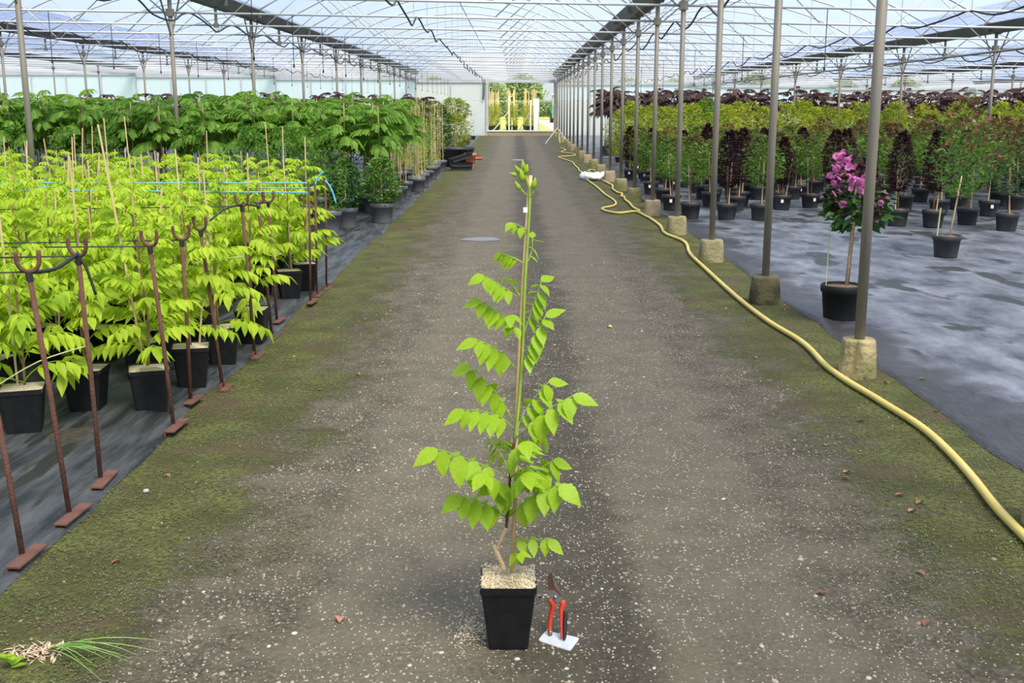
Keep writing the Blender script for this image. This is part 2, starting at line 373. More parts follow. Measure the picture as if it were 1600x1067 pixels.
def sheet(name, side, e0, mat_, label, amp):
    mb = MB(); offs = [0, .02, .06, .12, .2, .3, .42, .56, .72, .9, 1.1, 1.35, 1.65, 2, 2.5, 3.2, 4.2, 5.5, 7.5, 10, 14, 20, 28]
    for y in YR:
        e = edge(y, e0, side * 3.3)
        for o in offs:
            x = e + side * o
            h = .012 + amp * max(0, noise.noise(Vector((x * 2.2 + y * .7, y * 1.1, side)))) + amp * .6 * abs(noise.noise(Vector((x * 5, y * 2.2, 4)))) * (1 if o < 3 else .3)
            h *= 1 + 1.3 * ss(9, 5, y) * ss(0, .3, o)
            if o == 0: h = .002
            mb.v.append((x, y, gz(y) + h))
    n = len(offs)
    for j in range(len(YR) - 1):
        for i in range(n - 1):
            q = (j*n+i, j*n+i+1, (j+1)*n+i+1, (j+1)*n+i); mb.f.append(q if side > 0 else q[::-1])
    return tag(link(name, mb.mesh(name, mat_, True)), label, 'ground sheet')
sheet('ground_cover_sheet', -1, -1.70, M['fabL'], 'dark woven ground cover sheet under the lime green potted plants', .012)
sheet('ground_cover_sheet', 1, 2.24, M['fabR'], 'silvery wrinkled ground cover sheet under the rows of potted standards', .03)

# gravel chips lying on the path (uncountable)
def chips():
    mb = MB()
    for i in range(20000):
        y = 2.3 + 9 * R.random() ** 1.7; x = R.uniform(-1.55, 2.0)
        ax = abs(x - .22) + .5 * noise.noise(Vector((x * 1.6, y * 1.6, 2)))
        if ax > 1.15 and R.random() < .93: continue
        if noise.noise(Vector((x * 2.3, y * 2.3, 9))) < -.15 and R.random() < .7: continue
        a = R.uniform(0, PI); r = R.uniform(.0024, .0075) * (1.7 if R.random() < .05 else 1); q = R.uniform(.45, .9); h = r * R.uniform(.25, .5)
        base = [(x + r*math.cos(a)*math.cos(t) - r*q*math.sin(a)*math.sin(t), y + r*math.sin(a)*math.cos(t) + r*q*math.cos(a)*math.sin(t)) for t in [k*PI/3 + R.uniform(-.2, .2) for k in range(6)]]
        if math.hypot(x + .018, y - 3.045) < .085 or any(math.hypot(x - 2.05, y - 6.39 - 2.5*k) < .16 for k in (-1, 0, 1)): continue
        n = len(mb.v); mb.v += [(u, v_, -.001) for u, v_ in base] + [(x + (u-x)*.6, y + (v_-y)*.6, h) for u, v_ in base]
        mb.f += [(n+k, n+(k+1)%6, n+6+(k+1)%6, n+6+k) for k in range(6)] + [tuple(n+6+k for k in range(6))]
    o = link('gravel_chips', mb.mesh('gravel_chips', M['chip'])); tag(o, 'small pale gravel chips scattered over the tarmac path', 'gravel', kind='stuff')
M['chip'] = leafmat('gravel_chip_stone', (.075,.064,.05), (.44,.38,.29), .0, .8)
chips()
def moss():
    mb = MB(); cnt = 0
    while cnt < 90000:
        y = 2.2 + 10 * R.random() ** 1.5
        x = R.uniform(-1.72, -.7) if R.random() < .5 else R.uniform(1.15, 2.35)
        ax = abs(x - .22) + .75 * noise.noise(Vector((x * 1.6, y * 1.6, 2))) 
        if ax < 1.15 + R.uniform(-.2, .5): cnt += .3; continue
        if noise.noise(Vector((x * 6, y * 6, 5))) < -.22 and R.random() < .8: continue
        r = R.uniform(.0022, .0055); a = R.uniform(0, 2*PI); z = R.uniform(.001, .010); t = R.uniform(-.5, .5)
        c, s = math.cos(a) * r, math.sin(a) * r
        n = len(mb.v); mb.v += [(x - c, y - s, z - t*r), (x + s*.6, y - c*.6, z), (x + c, y + s, z + t*r), (x - s*.6, y + c*.6, z)]
        mb.f.append((n, n+1, n+2, n+3)); cnt += 1
    o = link('moss_tufts', mb.mesh('moss_tufts', M['moss'])); tag(o, 'low green moss growing along both edges of the path', 'moss', kind='stuff')
M['moss'] = leafmat('moss_leaf', (.075,.075,.028), (.19,.23,.075), .2, .95, 2)
moss()

# ------------------------------------------------------------------ the house frame
XR, W, Y0, S = 2.05, 7.0, 6.39, 2.5
def rz(x): return -.0175 * (x - XR)
CHORD, GUT = 2.78, 3.06
XL = XR - W
ceil = link('ceiling', None); tag(ceil, 'translucent film roof on pale steel hoops', kind='structure')
bays = [XR + W * k for k in (-4, -3, -2, -1, 0, 1, 2, 3)]
def archz(u): return GUT + .08 + 1.10 * (1 - (2*u - 1) ** 2)
def arc_pts(n): return [(W*i/(n-1), 0, archz(i/(n-1)) - .0175 * W*i/(n-1)) for i in range(n)]
arch_me = MB().tube(arc_pts(17), .019, 6).mesh('arch', M['white_tube'], True)
tie_me = MB().tube([(0,0,CHORD), (W,0,CHORD - .0175*W)], .017, 6).mesh('tie_rod', M['white_tube'], True)
def web(side):
    mb = MB(); f = (lambda q: q) if side < 0 else (lambda q: W - q)
    def P(d, up): 
        x = f(d); return (x, 0, (archz(x/W) if up else CHORD) - .0175*x)
    mb.tube([P(.08, 0), P(1.25, 1)], .011, 5); mb.tube([P(1.25, 1), P(2.35, 0)], .011, 5); return mb.mesh('web_strut', M['white_tube'], True)
webs = (web(-1), web(1))
hang_me = MB().tube([(W/2,0,CHORD - .0175*W/2), (W/2,0,archz(.5) - .0175*W/2)], .006, 4).mesh('ridge_hanger', M['white_tube'])
for b, bx in enumerate(bays):
    for k in range(-3, 21):
        y = Y0 + S * k
        outer = b in (0, 1, 6, 7)
        if outer and k < 2: continue
        if b in (0, 7) and k < 8: continue
        L_ = (bx, y, rz(bx))
        link('arch', arch_me, ceil, L_); link('tie_rod', tie_me, ceil, L_)
        if b in (2, 3, 4, 5):
            link('web_strut', webs[0], ceil, L_); link('web_strut', webs[1], ceil, L_)
        if b in (3, 4): link('ridge_hanger', hang_me, ceil, L_)
    mb = MB(); y0, y1 = Y0 - 3*S - 1, Y0 + 20*S
    pts = [(x, 0, z + .022) for x, _, z in arc_pts(17)]
    mb.v = [(x, y, z) for y in (y0, y1) for x, _, z in pts]; mb.f = [(i, i+1, 18+i, 17+i) for i in range(16)]
    link('roof_film', mb.mesh('roof_film', M['film'], True), ceil, (bx, 0, rz(bx)))
    link('ridge_purlin', MB().tube([(W/2, y0, archz(.5) - .0175*W/2 - .03), (W/2, y1, archz(.5) - .0175*W/2 - .03)], .012, 5).mesh('ridge_purlin', M['gutter']), ceil, (bx, 0, rz(bx)))
gm = MB()
prof = [(-.19,.17),(-.175,.17),(-.075,.012),(.075,.012),(.175,.17),(.19,.17),(.19,.155),(.085,0),(-.085,0),(-.19,.155)]
gy0, gy1 = Y0 - 3*S - 1, Y0 + 20*S; n = len(prof)
gm.v = [(x, y, GUT + z) for y in (gy0, gy1) for x, z in prof]; gm.f = [(i, (i+1) % n, n+(i+1) % n, n+i) for i in range(n)]
for k in range(-3, 20):                                   # clips that clasp the gutter at every hoop
    y = Y0 + S*k; gm.box(-.2, -.09, y-.02, y+.02, GUT+.03, GUT+.19); gm.box(.09, .2, y-.02, y+.02, GUT+.03, GUT+.19)
gut_me = gm.mesh('gutter', M['gutter'])
for bx in bays: link('gutter', gut_me, ceil, (bx, 0, rz(bx)))

# posts
ftx = [M['concrete'],
       mat('mossy_concrete', (.30,.25,.15), .95, var=(.15,.17,.05), scale=6, bump=.7, bscale=30),
       mat('soot_black_concrete', (.018,.015,.009), .95, var=(.17,.15,.07), scale=4, bump=.7, bscale=30),
       mat('chipped_concrete', (.42,.34,.18), .95, var=(.17,.16,.06), scale=5, bump=.9, bscale=26)]
def footing_mesh(m, sq, chip=False, seed=0, rad=.128):
    mb = MB(); n = 20; rows = [(0., 1.0), (.06, .985), (.14, .93), (.21, .875), (.226, .83)]
    for z, f in rows:
        for k in range(n):
            t = 2*PI*k/n + PI/4; c, s = math.cos(t), math.sin(t)
            q = (abs(c)**sq + abs(s)**sq) ** (-1/sq)
            r = rad * f * q * (1 + .04 * noise.noise(Vector((c*2+seed, s*2, z*8))))
            if chip and -2.6 < math.atan2(s, c) < -1.75 and z > .05: r *= .55 + .15*noise.noise(Vector((k, z*30, 1)))
            mb.v.append((r*c, r*s, z - .02 if z == 0 else z))
    m_ = len(rows)
    mb.f = [(i*n+k, i*n+(k+1)%n, (i+1)*n+(k+1)%n, (i+1)*n+k) for i in range(m_-1) for k in range(n)] + [tuple((m_-1)*n+k for k in range(n))]
    return mb.mesh('concrete_footing', m, True)
foots = [footing_mesh(ftx[3], 2.4, True, rad=.108), footing_mesh(ftx[2], 2.2), footing_mesh(ftx[1], 3.2, seed=3), footing_mesh(ftx[0], 3.6, seed=5), footing_mesh(ftx[1], 3, seed=8)]
pipe_me = MB().tube([(0,0,.2), (0,0,GUT+.02)], .031, 12).mesh('pipe', M['galv'], True)
brk_me = MB().box(-.05,.05,-.045,.045,CHORD-.05,CHORD+.05).mesh('bracket', M['galv'])
sad_me = MB().box(-.085,.085,-.05,.05,GUT-.02,GUT+.012).mesh('gutter_saddle', M['galv'])
def post(x, y, lab, grp, foot, brace):
    o = thing('greenhouse_post', lab, 'post', (x, y, gz(y)), 0, grp)
    p = link('pipe', pipe_me, o); dz = rz(x) - gz(y)
    p.scale = (1, 1, (GUT + dz) / GUT); link('bracket', brk_me, o, (0, 0, dz)); link('gutter_saddle', sad_me, o, (0, 0, dz))
    link('concrete_footing', foot, o, None, (0, 0, R.choice((0, PI/2, PI)) if foot is not foots[0] else 0))
    if brace:
        for s in (-1, 1):
            link('brace', MB().tube([(0, s*.02, CHORD-.32+dz), (0, s*.55, GUT+.03+dz)], .014, 6).mesh('brace', M['galv']), o)
    return o
for k in range(-1, 20):
    y = Y0 + S*k
    lab, grp = 'steel pipe post on a concrete footing, %s along the path beyond the chipped footing' % ORD[max(0, min(19, k-1))], 'posts along the path'
    if k < 0: lab = 'steel pipe post nearer than the chipped footing beside the hose'
    ft = foots[2 + (k % 3)]
    if k == 0: lab, grp, ft = 'steel post on a round chipped yellowish concrete footing beside the hose', None, foots[0]
    if k == 1: lab, grp, ft = 'steel post on a round footing stained black with mould', None, foots[1]
    if k == 2: lab, grp, ft = 'steel post on a pale footing with green moss streaks beside the black-stained one', None, foots[2]
    post(XR, y, lab, grp, ft, False)
for bi, bx in enumerate([XR - W, XR + W, XR - 2*W, XR + 2*W, XR - 3*W, XR + 3*W]):
    for k in range(2, 20, 2):
        y = Y0 + S*k
        if abs(bx) / y > .62: continue
        lab = {0: 'braced roof post in the row left of the path, %s counting from the lime bed' % ORD[k//2-1], 1: 'braced roof post in the row among the potted standards, %s toward the far gable' % ORD[k//2-1],
               }.get(bi, 'distant steel roof post in the outer bays of the house')
        post(bx, y, lab, 'inner posts %d' % min(bi, 2), foots[3], bi < 3)
drop_me = MB().tube([(0,0,CHORD-.03), (0,0,GUT+.01)], .026, 8).box(-.035,.035,-.04,.04,CHORD-.04,CHORD+.03).mesh('gutter_drop', M['galv'])
for bx in (XR - W, XR + W, XR - 2*W, XR + 2*W):
    for k in range(1, 20, 2): link('gutter_drop', drop_me, ceil, (bx, Y0 + S*k, rz(bx)))
# long pipes and swagged cables tied under the tie rods
def swag(x, k0, k1, z, sag, r, seed):
    rr = random.Random(seed); pts = []
    for k in range(k0, k1):
        y = Y0 + S*k; s = sag * rr.uniform(.5, 1.5)
        pts += [(x + rr.uniform(-.02,.02), y, z + .02), (x + rr.uniform(-.03,.03), y + .45, z + .01), (x + rr.uniform(-.05,.05), y + 1.2, z - s*.8), (x + rr.uniform(-.05,.05), y + 1.9, z - s)]
    return MB().tube(smoothpath(pts, 3), r, 5)
for i, (x, k0, lab) in enumerate([(XR - W/2 + .02, 1, 'black cable sagging between tie rods above the path'), (XL + .22, 1, 'black cable swagged beside the braced posts left of the path'),
                         (XR + .28, 2, 'black cable swagged along the row of path posts'), (XR + W/2, 2, 'black cable sagging over the middle of the potted standards'),
                         (XR + W + .3, 3, 'black cable swagged along the inner post row among the standards'), (XL - W/2, 3, 'black cable sagging over the outer bay behind the green beds')]):
    tag(link('irrigation_cable', swag(x, k0, 20, CHORD + rz(x) - .02, .10, .013, i).mesh('irrigation_cable', M['blackrub'], True)), lab, 'cable')
x = XR + W - 1.2
tag(link('overhead_pipe', MB().tube([(x, Y0, CHORD-.32), (x, Y0+49, CHORD-.32)], .022, 6).mesh('overhead_pipe', M['galv'])), 'straight steel pipe hung below the tie rods over the standards', 'pipe')
dr = MB().tube([(0,0,0),(0,0,-.70)], .0055, 5).lathe([(.006,-.75),(.014,-.74),(.014,-.71),(.006,-.69)], 6).mesh('sprinkler_dropper', M['blackrub'])
for x, lab in ((XL + 1.75, 'thin black sprinkler dropper hanging above the left half of the path bay'), (XR + 1.75, 'thin black sprinkler dropper hanging above the standards'), (XL - 1.75, 'thin black sprinkler dropper hanging above the feathery green trees')):
    for k in range(3, 20):
        if k % 2 == 0 and x > 0: continue
        tag(link('sprinkler_dropper', dr, None, (x, Y0 + S*k, CHORD + rz(x) + .01)), lab, 'sprinkler', 'sprinkler droppers %.0f' % x)

# far gable
YG = Y0 + 20*S + .05; g0 = gz(YG)
wall = link('wall_back', None, None, (0, YG, 0)); tag(wall, 'far gable of pale translucent panels', kind='structure')
def part(name, mb, m, parent, smooth=False): return link(name, mb.mesh(name, m, smooth), parent)
DX0, DX1 = -1.38, 1.98
for b, bx in enumerate(bays + [bays[0] - W, bays[0] - 2*W, bays[-1] + W, bays[-1] + 2*W]):
    top = CHORD + rz(bx + W/2) - .06
    nP = 4; wP = W / nP
    for i in range(nP):
        x0 = bx + wP*i; x1 = x0 + wP
        if x0 < DX1 - .01 and x1 > DX0 + .01:
            if x0 < DX0: x1 = DX0
            else: continue
        near_door = b == 3
        m_ = M['panel'] if (near_door or b >= 6) else M['clearpanel']
        zm = 1.88
        part('panel', MB().box(x0+.02, x1-.02, -.015, .015, zm+.02, top), m_, wall)
        part('panel', MB().box(x0+.02, x1-.02, -.03, 0, g0, zm), M['panel'], wall)
        part('frame_post', MB().box(x0-.03, x0+.03, -.06, .02, g0, top), M['white_tube'], wall)
    part('beam', MB().box(bx, bx+W, -.08, .05, top, top+.13), M['white_tube'], wall)
door = link('door_1', None, None, (0, YG, 0)); tag(door, 'wide open doorway in the far gable', kind='structure')
part('jamb', MB().box(DX0-.06, DX0+.06, -.1, .1, g0, CHORD+.02), M['white_tube'], door)
part('jamb', MB().box(DX1-.02, DX1+.18, -.12, .1, g0, CHORD+.02), M['galv'], door)
part('step', MB().box(DX0, DX1, -.12, .16, g0 - .02, .385), M['concrete'], door)  # raised threshold; its grey colour stands for the shade below the sill
part('sill', MB().box(DX0, DX1, -.15, .16, .385, .44), M['white'], door)
part('curtain_edge', MB().tube([(DX0-.16, -.12, CHORD), (DX0-.17, -.12, 2.3), (DX0-.2, -.12, 1.95)], .05, 6), M['gutter'], door)

# ------------------------------------------------------------------ leaves
def leaflet_mesh(name, m, seed, wd=.30, droop=.55, rows=12):
    rr = random.Random(seed); mb = MB(); prev = None
    for i in range(rows):
        t = i / (rows - 1)
        pr = ((0,.06),(.1,.55),(.25,.93),(.4,1),(.55,.88),(.7,.62),(.85,.3),(1,.015))
        for (a0, b0), (a1, b1) in zip(pr, pr[1:]):
            if a0 <= t <= a1: wv = wd * (b0 + (b1-b0)*(t-a0)/(a1-a0))
        if i % 2 and 0 < i < rows - 2: wv *= 1.12
        z = -droop * t * t * .45; y = t * (1 - .12*droop*t)
        up = .16 * wv
        mb.v += [(-wv, y - .05*wv, z + up*.5), (0, y, z - up*.6), (wv, y - .05*wv, z + up*.5)]
        if i:
            n = 3*i; mb.f += [(n-3, n-2, n+1, n), (n-2, n-1, n+2, n+1)]
    return mb.mesh(name, m, True)
def frame(d, nrm):
    y = d.normalized(); z = (nrm - y * nrm.dot(y)).normalized(); x = y.cross(z)
    return Matrix((x, y, z)).transposed()
lf_v = [leaflet_mesh('leaflet', M['lime'], i, .25 + .02*i, .25 + .25*i) for i in range(3)]
def leaf_nodes(pts, pairs, size, rr, terminal=True, droop=.75, spread=.45, far_side=False):
    """positions and directions of the leaflets along a rachis"""
    out = []; n = len(pts); L_ = [0]
    for i in range(1, n): L_.append(L_[-1] + (pts[i] - pts[i-1]).length)
    def P(s):
        for i in range(1, n):
            if L_[i] >= s or i == n-1:
                t = (s - L_[i-1]) / max(1e-6, L_[i]-L_[i-1]); return pts[i-1].lerp(pts[i], t), (pts[i]-pts[i-1]).normalized()
    up = Vector((0, 0, 1))
    for k in range(pairs):
        s = L_[-1] * (.34 + .60 * k / max(1, pairs - 1) if pairs > 1 else .7)
        p, t = P(s); side = t.cross(up); side = side.normalized() if side.length > .05 else Vector((0, 1, 0))
        f = (.82 + .36 * math.sin(PI * (k + .8) / (pairs + .6)))
        for sg in (-1, 1):
            back = far_side and (side*sg).y > 0
            d = side*sg*spread*rr.uniform(.7, 1.3)*(2.2 if back else 1) + t*rr.uniform(.15, .55) - up*droop*rr.uniform(.7, 1.2)*(.45 if back else 1)
            nrm = side*sg*.55 + up*.5 + t*.35
            out.append((p, d, nrm, size * f * rr.uniform(.88, 1.1)))
    if terminal:
        p, t = P(L_[-1]); out.append((p, t + Vector((0, 0, -.75 if far_side else -.35)), (up*.6 + t*.5 + Vector((0,-.8,0))) if far_side else up + t*.3, size*1.15))
    return out

# ------------------------------------------------------------------ the plant in the path
HY = 3.045
hero = thing('trumpet_vine_in_pot', 'lime green staked vine with toothed leaflets in square black pot standing alone on the path', 'potted plant', (-.018, HY, 0))
def hpart(name, mb, m, smooth=True, parent=None):
    o = link(name, mb.mesh(name, m, smooth), parent or hero)
    if not parent: o.matrix_parent_inverse = Matrix.Translation(-hero.location)
    return o
pot_sq = [(.055, .002), (.058, 0), (.060,.012), (.0790,.180), (.0815,.181), (.083,.184), (.084,.206), (.081,.206), (.079,.19)]
link('pot', MB().squares(pot_sq).mesh('pot', M['blackpot']), hero)
def mulch_square(h, z, seed, amp=.008, n=9):
    mb = grid(lin(-h, h, n), lin(-h, h, n), lambda x, y: z + amp*noise.noise(Vector((x*40, y*40, seed))) + .012*(1 - (max(abs(x), abs(y))/h)**2)); return mb
hm = link('mulch', mulch_square(.079, .200, 1, .005, 15).mesh('mulch', M['mulch'], True), hero)
mb = MB()
def flake(mb, p, r, rr):
    a = rr.uniform(0, 2*PI); c, s = math.cos(a)*r, math.sin(a)*r; t = rr.uniform(-.6, .6)*r; q = rr.uniform(.12, .3)
    n = len(mb.v); mb.v += [(p[0]-c, p[1]-s, p[2]-t), (p[0]+s*q, p[1]-c*q, p[2]+.001), (p[0]+c, p[1]+s, p[2]+t), (p[0]-s*q, p[1]+c*q, p[2]+.001)]; mb.f.append((n, n+1, n+2, n+3))
for i in range(1500):
    x, y = R.uniform(-.08, .08), R.uniform(-.08, .08)
    flake(mb, (x, y, .203 + .010*(1-(max(abs(x),abs(y))/.08)**2) + R.uniform(0,.007)), R.uniform(.003,.008), R)
tag(link('chaff', mb.mesh('chaff', M['flake']), hero), kind='stuff')
def hp(x, y, dy=0): return px(x, y, HY + dy)
hpart('bamboo_cane', MB().tube([hp(800, 893), hp(806, 760), hp(806, 700, .005), hp(811, 560), hp(818, 430), hp(829, 274)], [.0062,.006,.006,.006,.0058,.0055], 8), M['cane'])
hpart('old_wood', MB().tube(smoothpath([hp(789, 893, -.012), hp(782, 876, -.012), hp(774, 858, -.012), hp(772, 851, -.012)], 3), [.0075]*7 + [.006, .006, .005][:3], 8).tube(smoothpath([hp(776, 860, -.012), hp(783, 842, -.012), hp(791, 824, -.012)], 3), .0062, 8), M['oldbark'])
hpart('lower_stem', MB().tube(smoothpath([hp(791, 825, -.012), hp(793, 800, -.012), hp(797, 745, -.012), hp(800, 712, -.012), hp(804, 690, -.012)], 4), .0042, 8), M['redstem'])
hpart('upper_stem', MB().tube(smoothpath([hp(804, 690, -.012), hp(811, 630, -.012), hp(817, 540, -.01), hp(819, 470, -.01), hp(823, 400, -.01), hp(828, 310, -.01), hp(824, 285, -.012), hp(820, 268, -.012), hp(818, 258, -.012)], 3), [.0042]*12 + [.0038]*8 + [.003]*5, 8), M['greenstem'])
lab = hpart('plant_tag', MB().box(-.006, .006, -.001, .001, -.007, .007), M['whiteplastic'], False); lab.location = hp(821, 328, -.018)
PXM = 1 / 545.0
HL = [  # rachis pixels, depth of the tip, leaflet pairs, leaflet length in pixels
 ([(824,360),(808,351),(800,348)], -.02, 3, 17), ([(819,411),(800,402),(783,396)], .02, 5, 20), ([(822,412),(830,395),(832,372)], .03, 4, 18),
 ([(812,466),(785,448),(757,431)], -.03, 6, 27), ([(812,462),(800,445),(783,432)], .10, 5, 20), ([(813,525),(792,500),(752,470)], .0, 6, 28),
 ([(817,527),(830,487),(846,440)], .05, 7, 27), ([(813,525),(800,500),(797,492)], -.06, 2, 24), ([(806,580),(785,552),(746,531)], -.02, 6, 33),
 ([(815,590),(832,540),(852,494)], .0, 7, 30), ([(803,660),(770,608),(735,574)], .02, 6, 35), ([(804,673),(775,648),(725,640)], -.05, 6, 36),
 ([(806,682),(822,640),(857,597)], .06, 6, 33), ([(807,684),(845,648),(895,618)], -.03, 6, 39), ([(797,748),(745,722),(684,702)], -.10, 4, 42),
 ([(796,735),(778,702),(764,688)], .08, 5, 27), ([(795,765),(772,748),(755,740)], -.12, 3, 36), ([(799,712),(822,690),(846,686)], .09, 3, 36),
 ([(797,806),(838,772),(874,758)], -.09, 4, 42), ([(799,762),(838,735),(864,720)], .03, 4, 36), ([(795,812),(760,788),(722,776)], -.04, 4, 40),
 ([(799,725),(808,708),(818,690)], -.16, 4, 33), ([(797,775),(812,752),(822,738)], -.14, 3, 36), ([(790,850),(825,842),(856,843)], -.05, 3, 31),
 ([(797,862),(806,866),(812,864)], -.10, 2, 21), ([(797,800),(818,792),(830,788)], .10, 2, 38), ([(794,800),(776,795),(765,792)], .09, 3, 30),
 ([(797,780),(785,765),(775,758)], -.02, 3, 34), ([(799,745),(825,730),(842,740)], -.05, 3, 34), ([(803,700),(790,690),(782,688)], .05, 2, 28)]
rh = random.Random(3)
for pts, dy, pairs, lp in HL:
    m_ = len(pts); P3 = [hp(x, y, -.01 + dy * (i/(m_-1))) for i, (x, y) in enumerate(pts)]
    c = bez(P3[0], P3[1]*2 - (P3[0]+P3[2])*.5, P3[2], 8)
    lf = hpart('leaf', MB().tube(c, [.0017]*4 + [.0011]*4, 5), M['greenstem'])
    for p, d, nrm, sz in leaf_nodes(c, max(2, pairs - (1 if P3[0].z > .62 else 0)), lp * PXM, rh, droop=.85, spread=.5, far_side=True):
        o = link('leaflet', rh.choice(lf_v), lf); mtx = frame(d, nrm).to_4x4(); mtx.translation = p; o.matrix_basis = mtx @ Matrix.Scale(sz, 4)
def bud(p, d, s):
    mb = MB(); d = Vector(d).normalized(); pts = [Vector(p) + d*s*t for t in (0, .15, .4, .7, 1)]
    return mb.tube(pts, [s*.1, s*.24, s*.27, s*.15, s*.02], 7)
for x, y, dx, dz, s in ((818,262,-.1,1,16),(812,266,-.5,.8,14),(821,268,.2,1,16),(808,270,-1,.3,13),(817,280,-.2,.9,20),(812,293,-.4,.8,16),(833,291,.2,1,18),(818,272,-.3,1,14)):
    hpart('bud', bud(hp(x, y+4, -.012), (dx, -.2, dz), s*PXM), M['limeflow'])
for pts in (((828,309),(818,300),(813,294)), ((828,309),(833,302),(834,294))): hpart('bud_stalk', MB().tube([hp(x, y, -.012) for x, y in pts], .0018, 5), M['greenstem'])
# spilled chaff beside the pot
mb = MB()
for i in range(420):
    c = at(735 + R.gauss(0, 13), 985 + R.gauss(0, 16)); flake(mb, (c.x, c.y, R.uniform(.002,.006)), R.uniform(.003,.007), R)
tag(link('spilled_chaff', mb.mesh('spilled_chaff', M['flake'])), 'pale chaff spilled on the path beside the square pot', 'chaff', kind='stuff')

# ------------------------------------------------------------------ secateurs on their plate
SY = 3.03
st = thing('secateurs_stand', 'small white metal plate with a socket holding the red secateurs', 'stand', at(872, 1001))
cs = [at(840.5,1002), at(853,986.5), at(906,998), at(891,1018)]
ctr = sum(cs, Vector()) / 4; ring = []
for i, c in enumerate(cs):
    a = cs[i-1]; b = cs[(i+1) % 4]; ring += bez(c + (a-c).normalized()*.011, c, c + (b-c).normalized()*.011, 4)
mb = MB(); n = len(ring); mb.add([p + Vector((0,0,.0005)) for p in ring] + [p + Vector((0,0,.0035)) for p in ring], [tuple(range(n))[::-1], tuple(range(n, 2*n))] + [(k, (k+1)%n, n+(k+1)%n, n+k) for k in range(n)])
def spart(parent, name, mb, m, smooth=False):
    o = link(name, mb.mesh(name, m, smooth), parent); o.matrix_parent_inverse = Matrix.Translation(-parent.location); return o
M['plate'] = mat('pale_enamel_plate', (.50,.53,.58), .35, var=(.56,.59,.63), scale=30)
spart(st, 'plate', mb, M['plate'])
s_ = lambda x, y, dy=0: px(740 + x/7.62, 880 + y/7.62, SY + dy)
foot = at(859.5, 994); SY = foot.y
spart(st, 'socket', MB().tube([Vector((foot.x, SY, .002)), s_(912, 800)], .0068, 12), M['copper'], True)
se = thing('secateurs', 'red handled secateurs standing upright beside the potted vine, blades up', 'secateurs', (foot.x, SY, .004))
spart(se, 'handle', MB().tube(smoothpath([s_(900,425), s_(935,470), s_(945,520), s_(925,600), s_(908,690), s_(905,760), s_(908,815)], 3), [.008,.0088,.0092,.0092,.009,.0085,.008,.0076,.0073,.0072,.0072,.007,.007,.0068,.0066,.0064,.0062,.006,.006], 10, flat=.8), M['red'], True)
h2 = spart(se, 'handle', MB().tube(smoothpath([s_(1055,440), s_(1060,500,-.003), s_(1045,560,-.007), s_(1046,650,-.013), s_(1048,760,-.022), s_(1052,895,-.034)], 3), [.0085,.0095,.0100,.0098,.0085,.0078,.0072,.0066,.0062,.006,.0058,.0056,.0054,.0052,.005,.0048], 10, flat=.8), M['red'], True)
spart(h2, 'black_grip', MB().tube(smoothpath([s_(1098,560,-.010), s_(1090,650,-.017), s_(1086,760,-.026), s_(1086,850,-.034), s_(1076,912,-.038)], 3), [.0045,.006,.0064,.0066,.0066,.0066,.0066,.0064,.0062,.006,.0055,.005,.004], 10, flat=1.1), M['blackrub'], True)
spart(se, 'head', MB().poly([s_(880,325), s_(930,315), s_(975,330), s_(1020,375), s_(1055,425), s_(1005,468), s_(945,430), s_(895,385)], .012), M['steel'])
spart(se, 'blade', MB().poly([s_(885,325), s_(880,250), s_(885,180), s_(900,118), s_(922,105), s_(940,130), s_(945,190), s_(965,270), s_(1000,300), s_(1045,385), s_(960,330)], .006), M['rustblade'])
spart(se, 'counter_blade', MB().poly([s_(960,320,.006), s_(955,270,.006), s_(925,150,.006), s_(915,120,.006), s_(975,240,.006), s_(1030,330,.006), s_(1040,390,.006)], .005), M['steel'])
bc = s_(972, 392); spart(se, 'bolt', MB().tube([bc + Vector((0,-.010,0)), bc + Vector((0,.008,0))], .0055, 10), M['steel'], True)
spart(se, 'latch', MB().tube([s_(890,372,-.004), s_(830,382,-.004), s_(775,412,-.004)], [.003,.0035,.0042], 6), M['steel'], True)

# ------------------------------------------------------------------ pots and plants, shared meshes
sqpot_me = MB().squares([(.070,.002),(.075,0),(.077,.015),(.0985,.21),(.102,.211),(.103,.214),(.103,.236),(.100,.236),(.098,.226)]).mesh('pot', M['blackpot'])
sqmul_me = mulch_square(.1, .228, 4, .01, 9).mesh('mulch', M['mulch'], True)
def round_pot(m, r, h):
    return MB().lathe([(r*.78,.004),(r*.8,0),(r*.81,.01),(r*.95,h*.78),(r*1.0,h*.79),(r*1.03,h*.81),(r*1.03,h*.98),(r,h),(r*.95,h*.98),(r*.93,h*.9)], 20).mesh('pot', m, True)
rp_grey = round_pot(M['greypot'], .165, .27); rp_dark = round_pot(M['darkpot'], .145, .23); rp_small = round_pot(M['darkpot'], .11, .18)
def soil_disc(r, z, m): 
    mb = MB(); n = 16; mb.v = [(0,0,z+.015)] + [(r*.5*math.cos(t), r*.5*math.sin(t), z+.012+.004*math.sin(t*3)) for t in [2*PI*k/n for k in range(n)]] + [(r*math.cos(t), r*math.sin(t), z) for t in [2*PI*k/n for k in range(n)]]
    mb.f = [(0, 1+k, 1+(k+1)%n) for k in range(n)] + [(1+k, 1+n+k, 1+n+(k+1)%n, 1+(k+1)%n) for k in range(n)]; return mb.mesh('soil', m, True)
soil_g = soil_disc(.155, .25, M['mulch']); soil_d = soil_disc(.136, .212, M['soil']); soil_s = soil_disc(.103, .165, M['soil'])
def cane_me(h, z0=.15, r=.006): return MB().tube([(0,0,z0), (0,0,h)], [r, r*.85], 6).mesh('bamboo_cane', M['cane'])
cane_bed = [cane_me(h) for h in (1.0, 1.12, 1.24)]
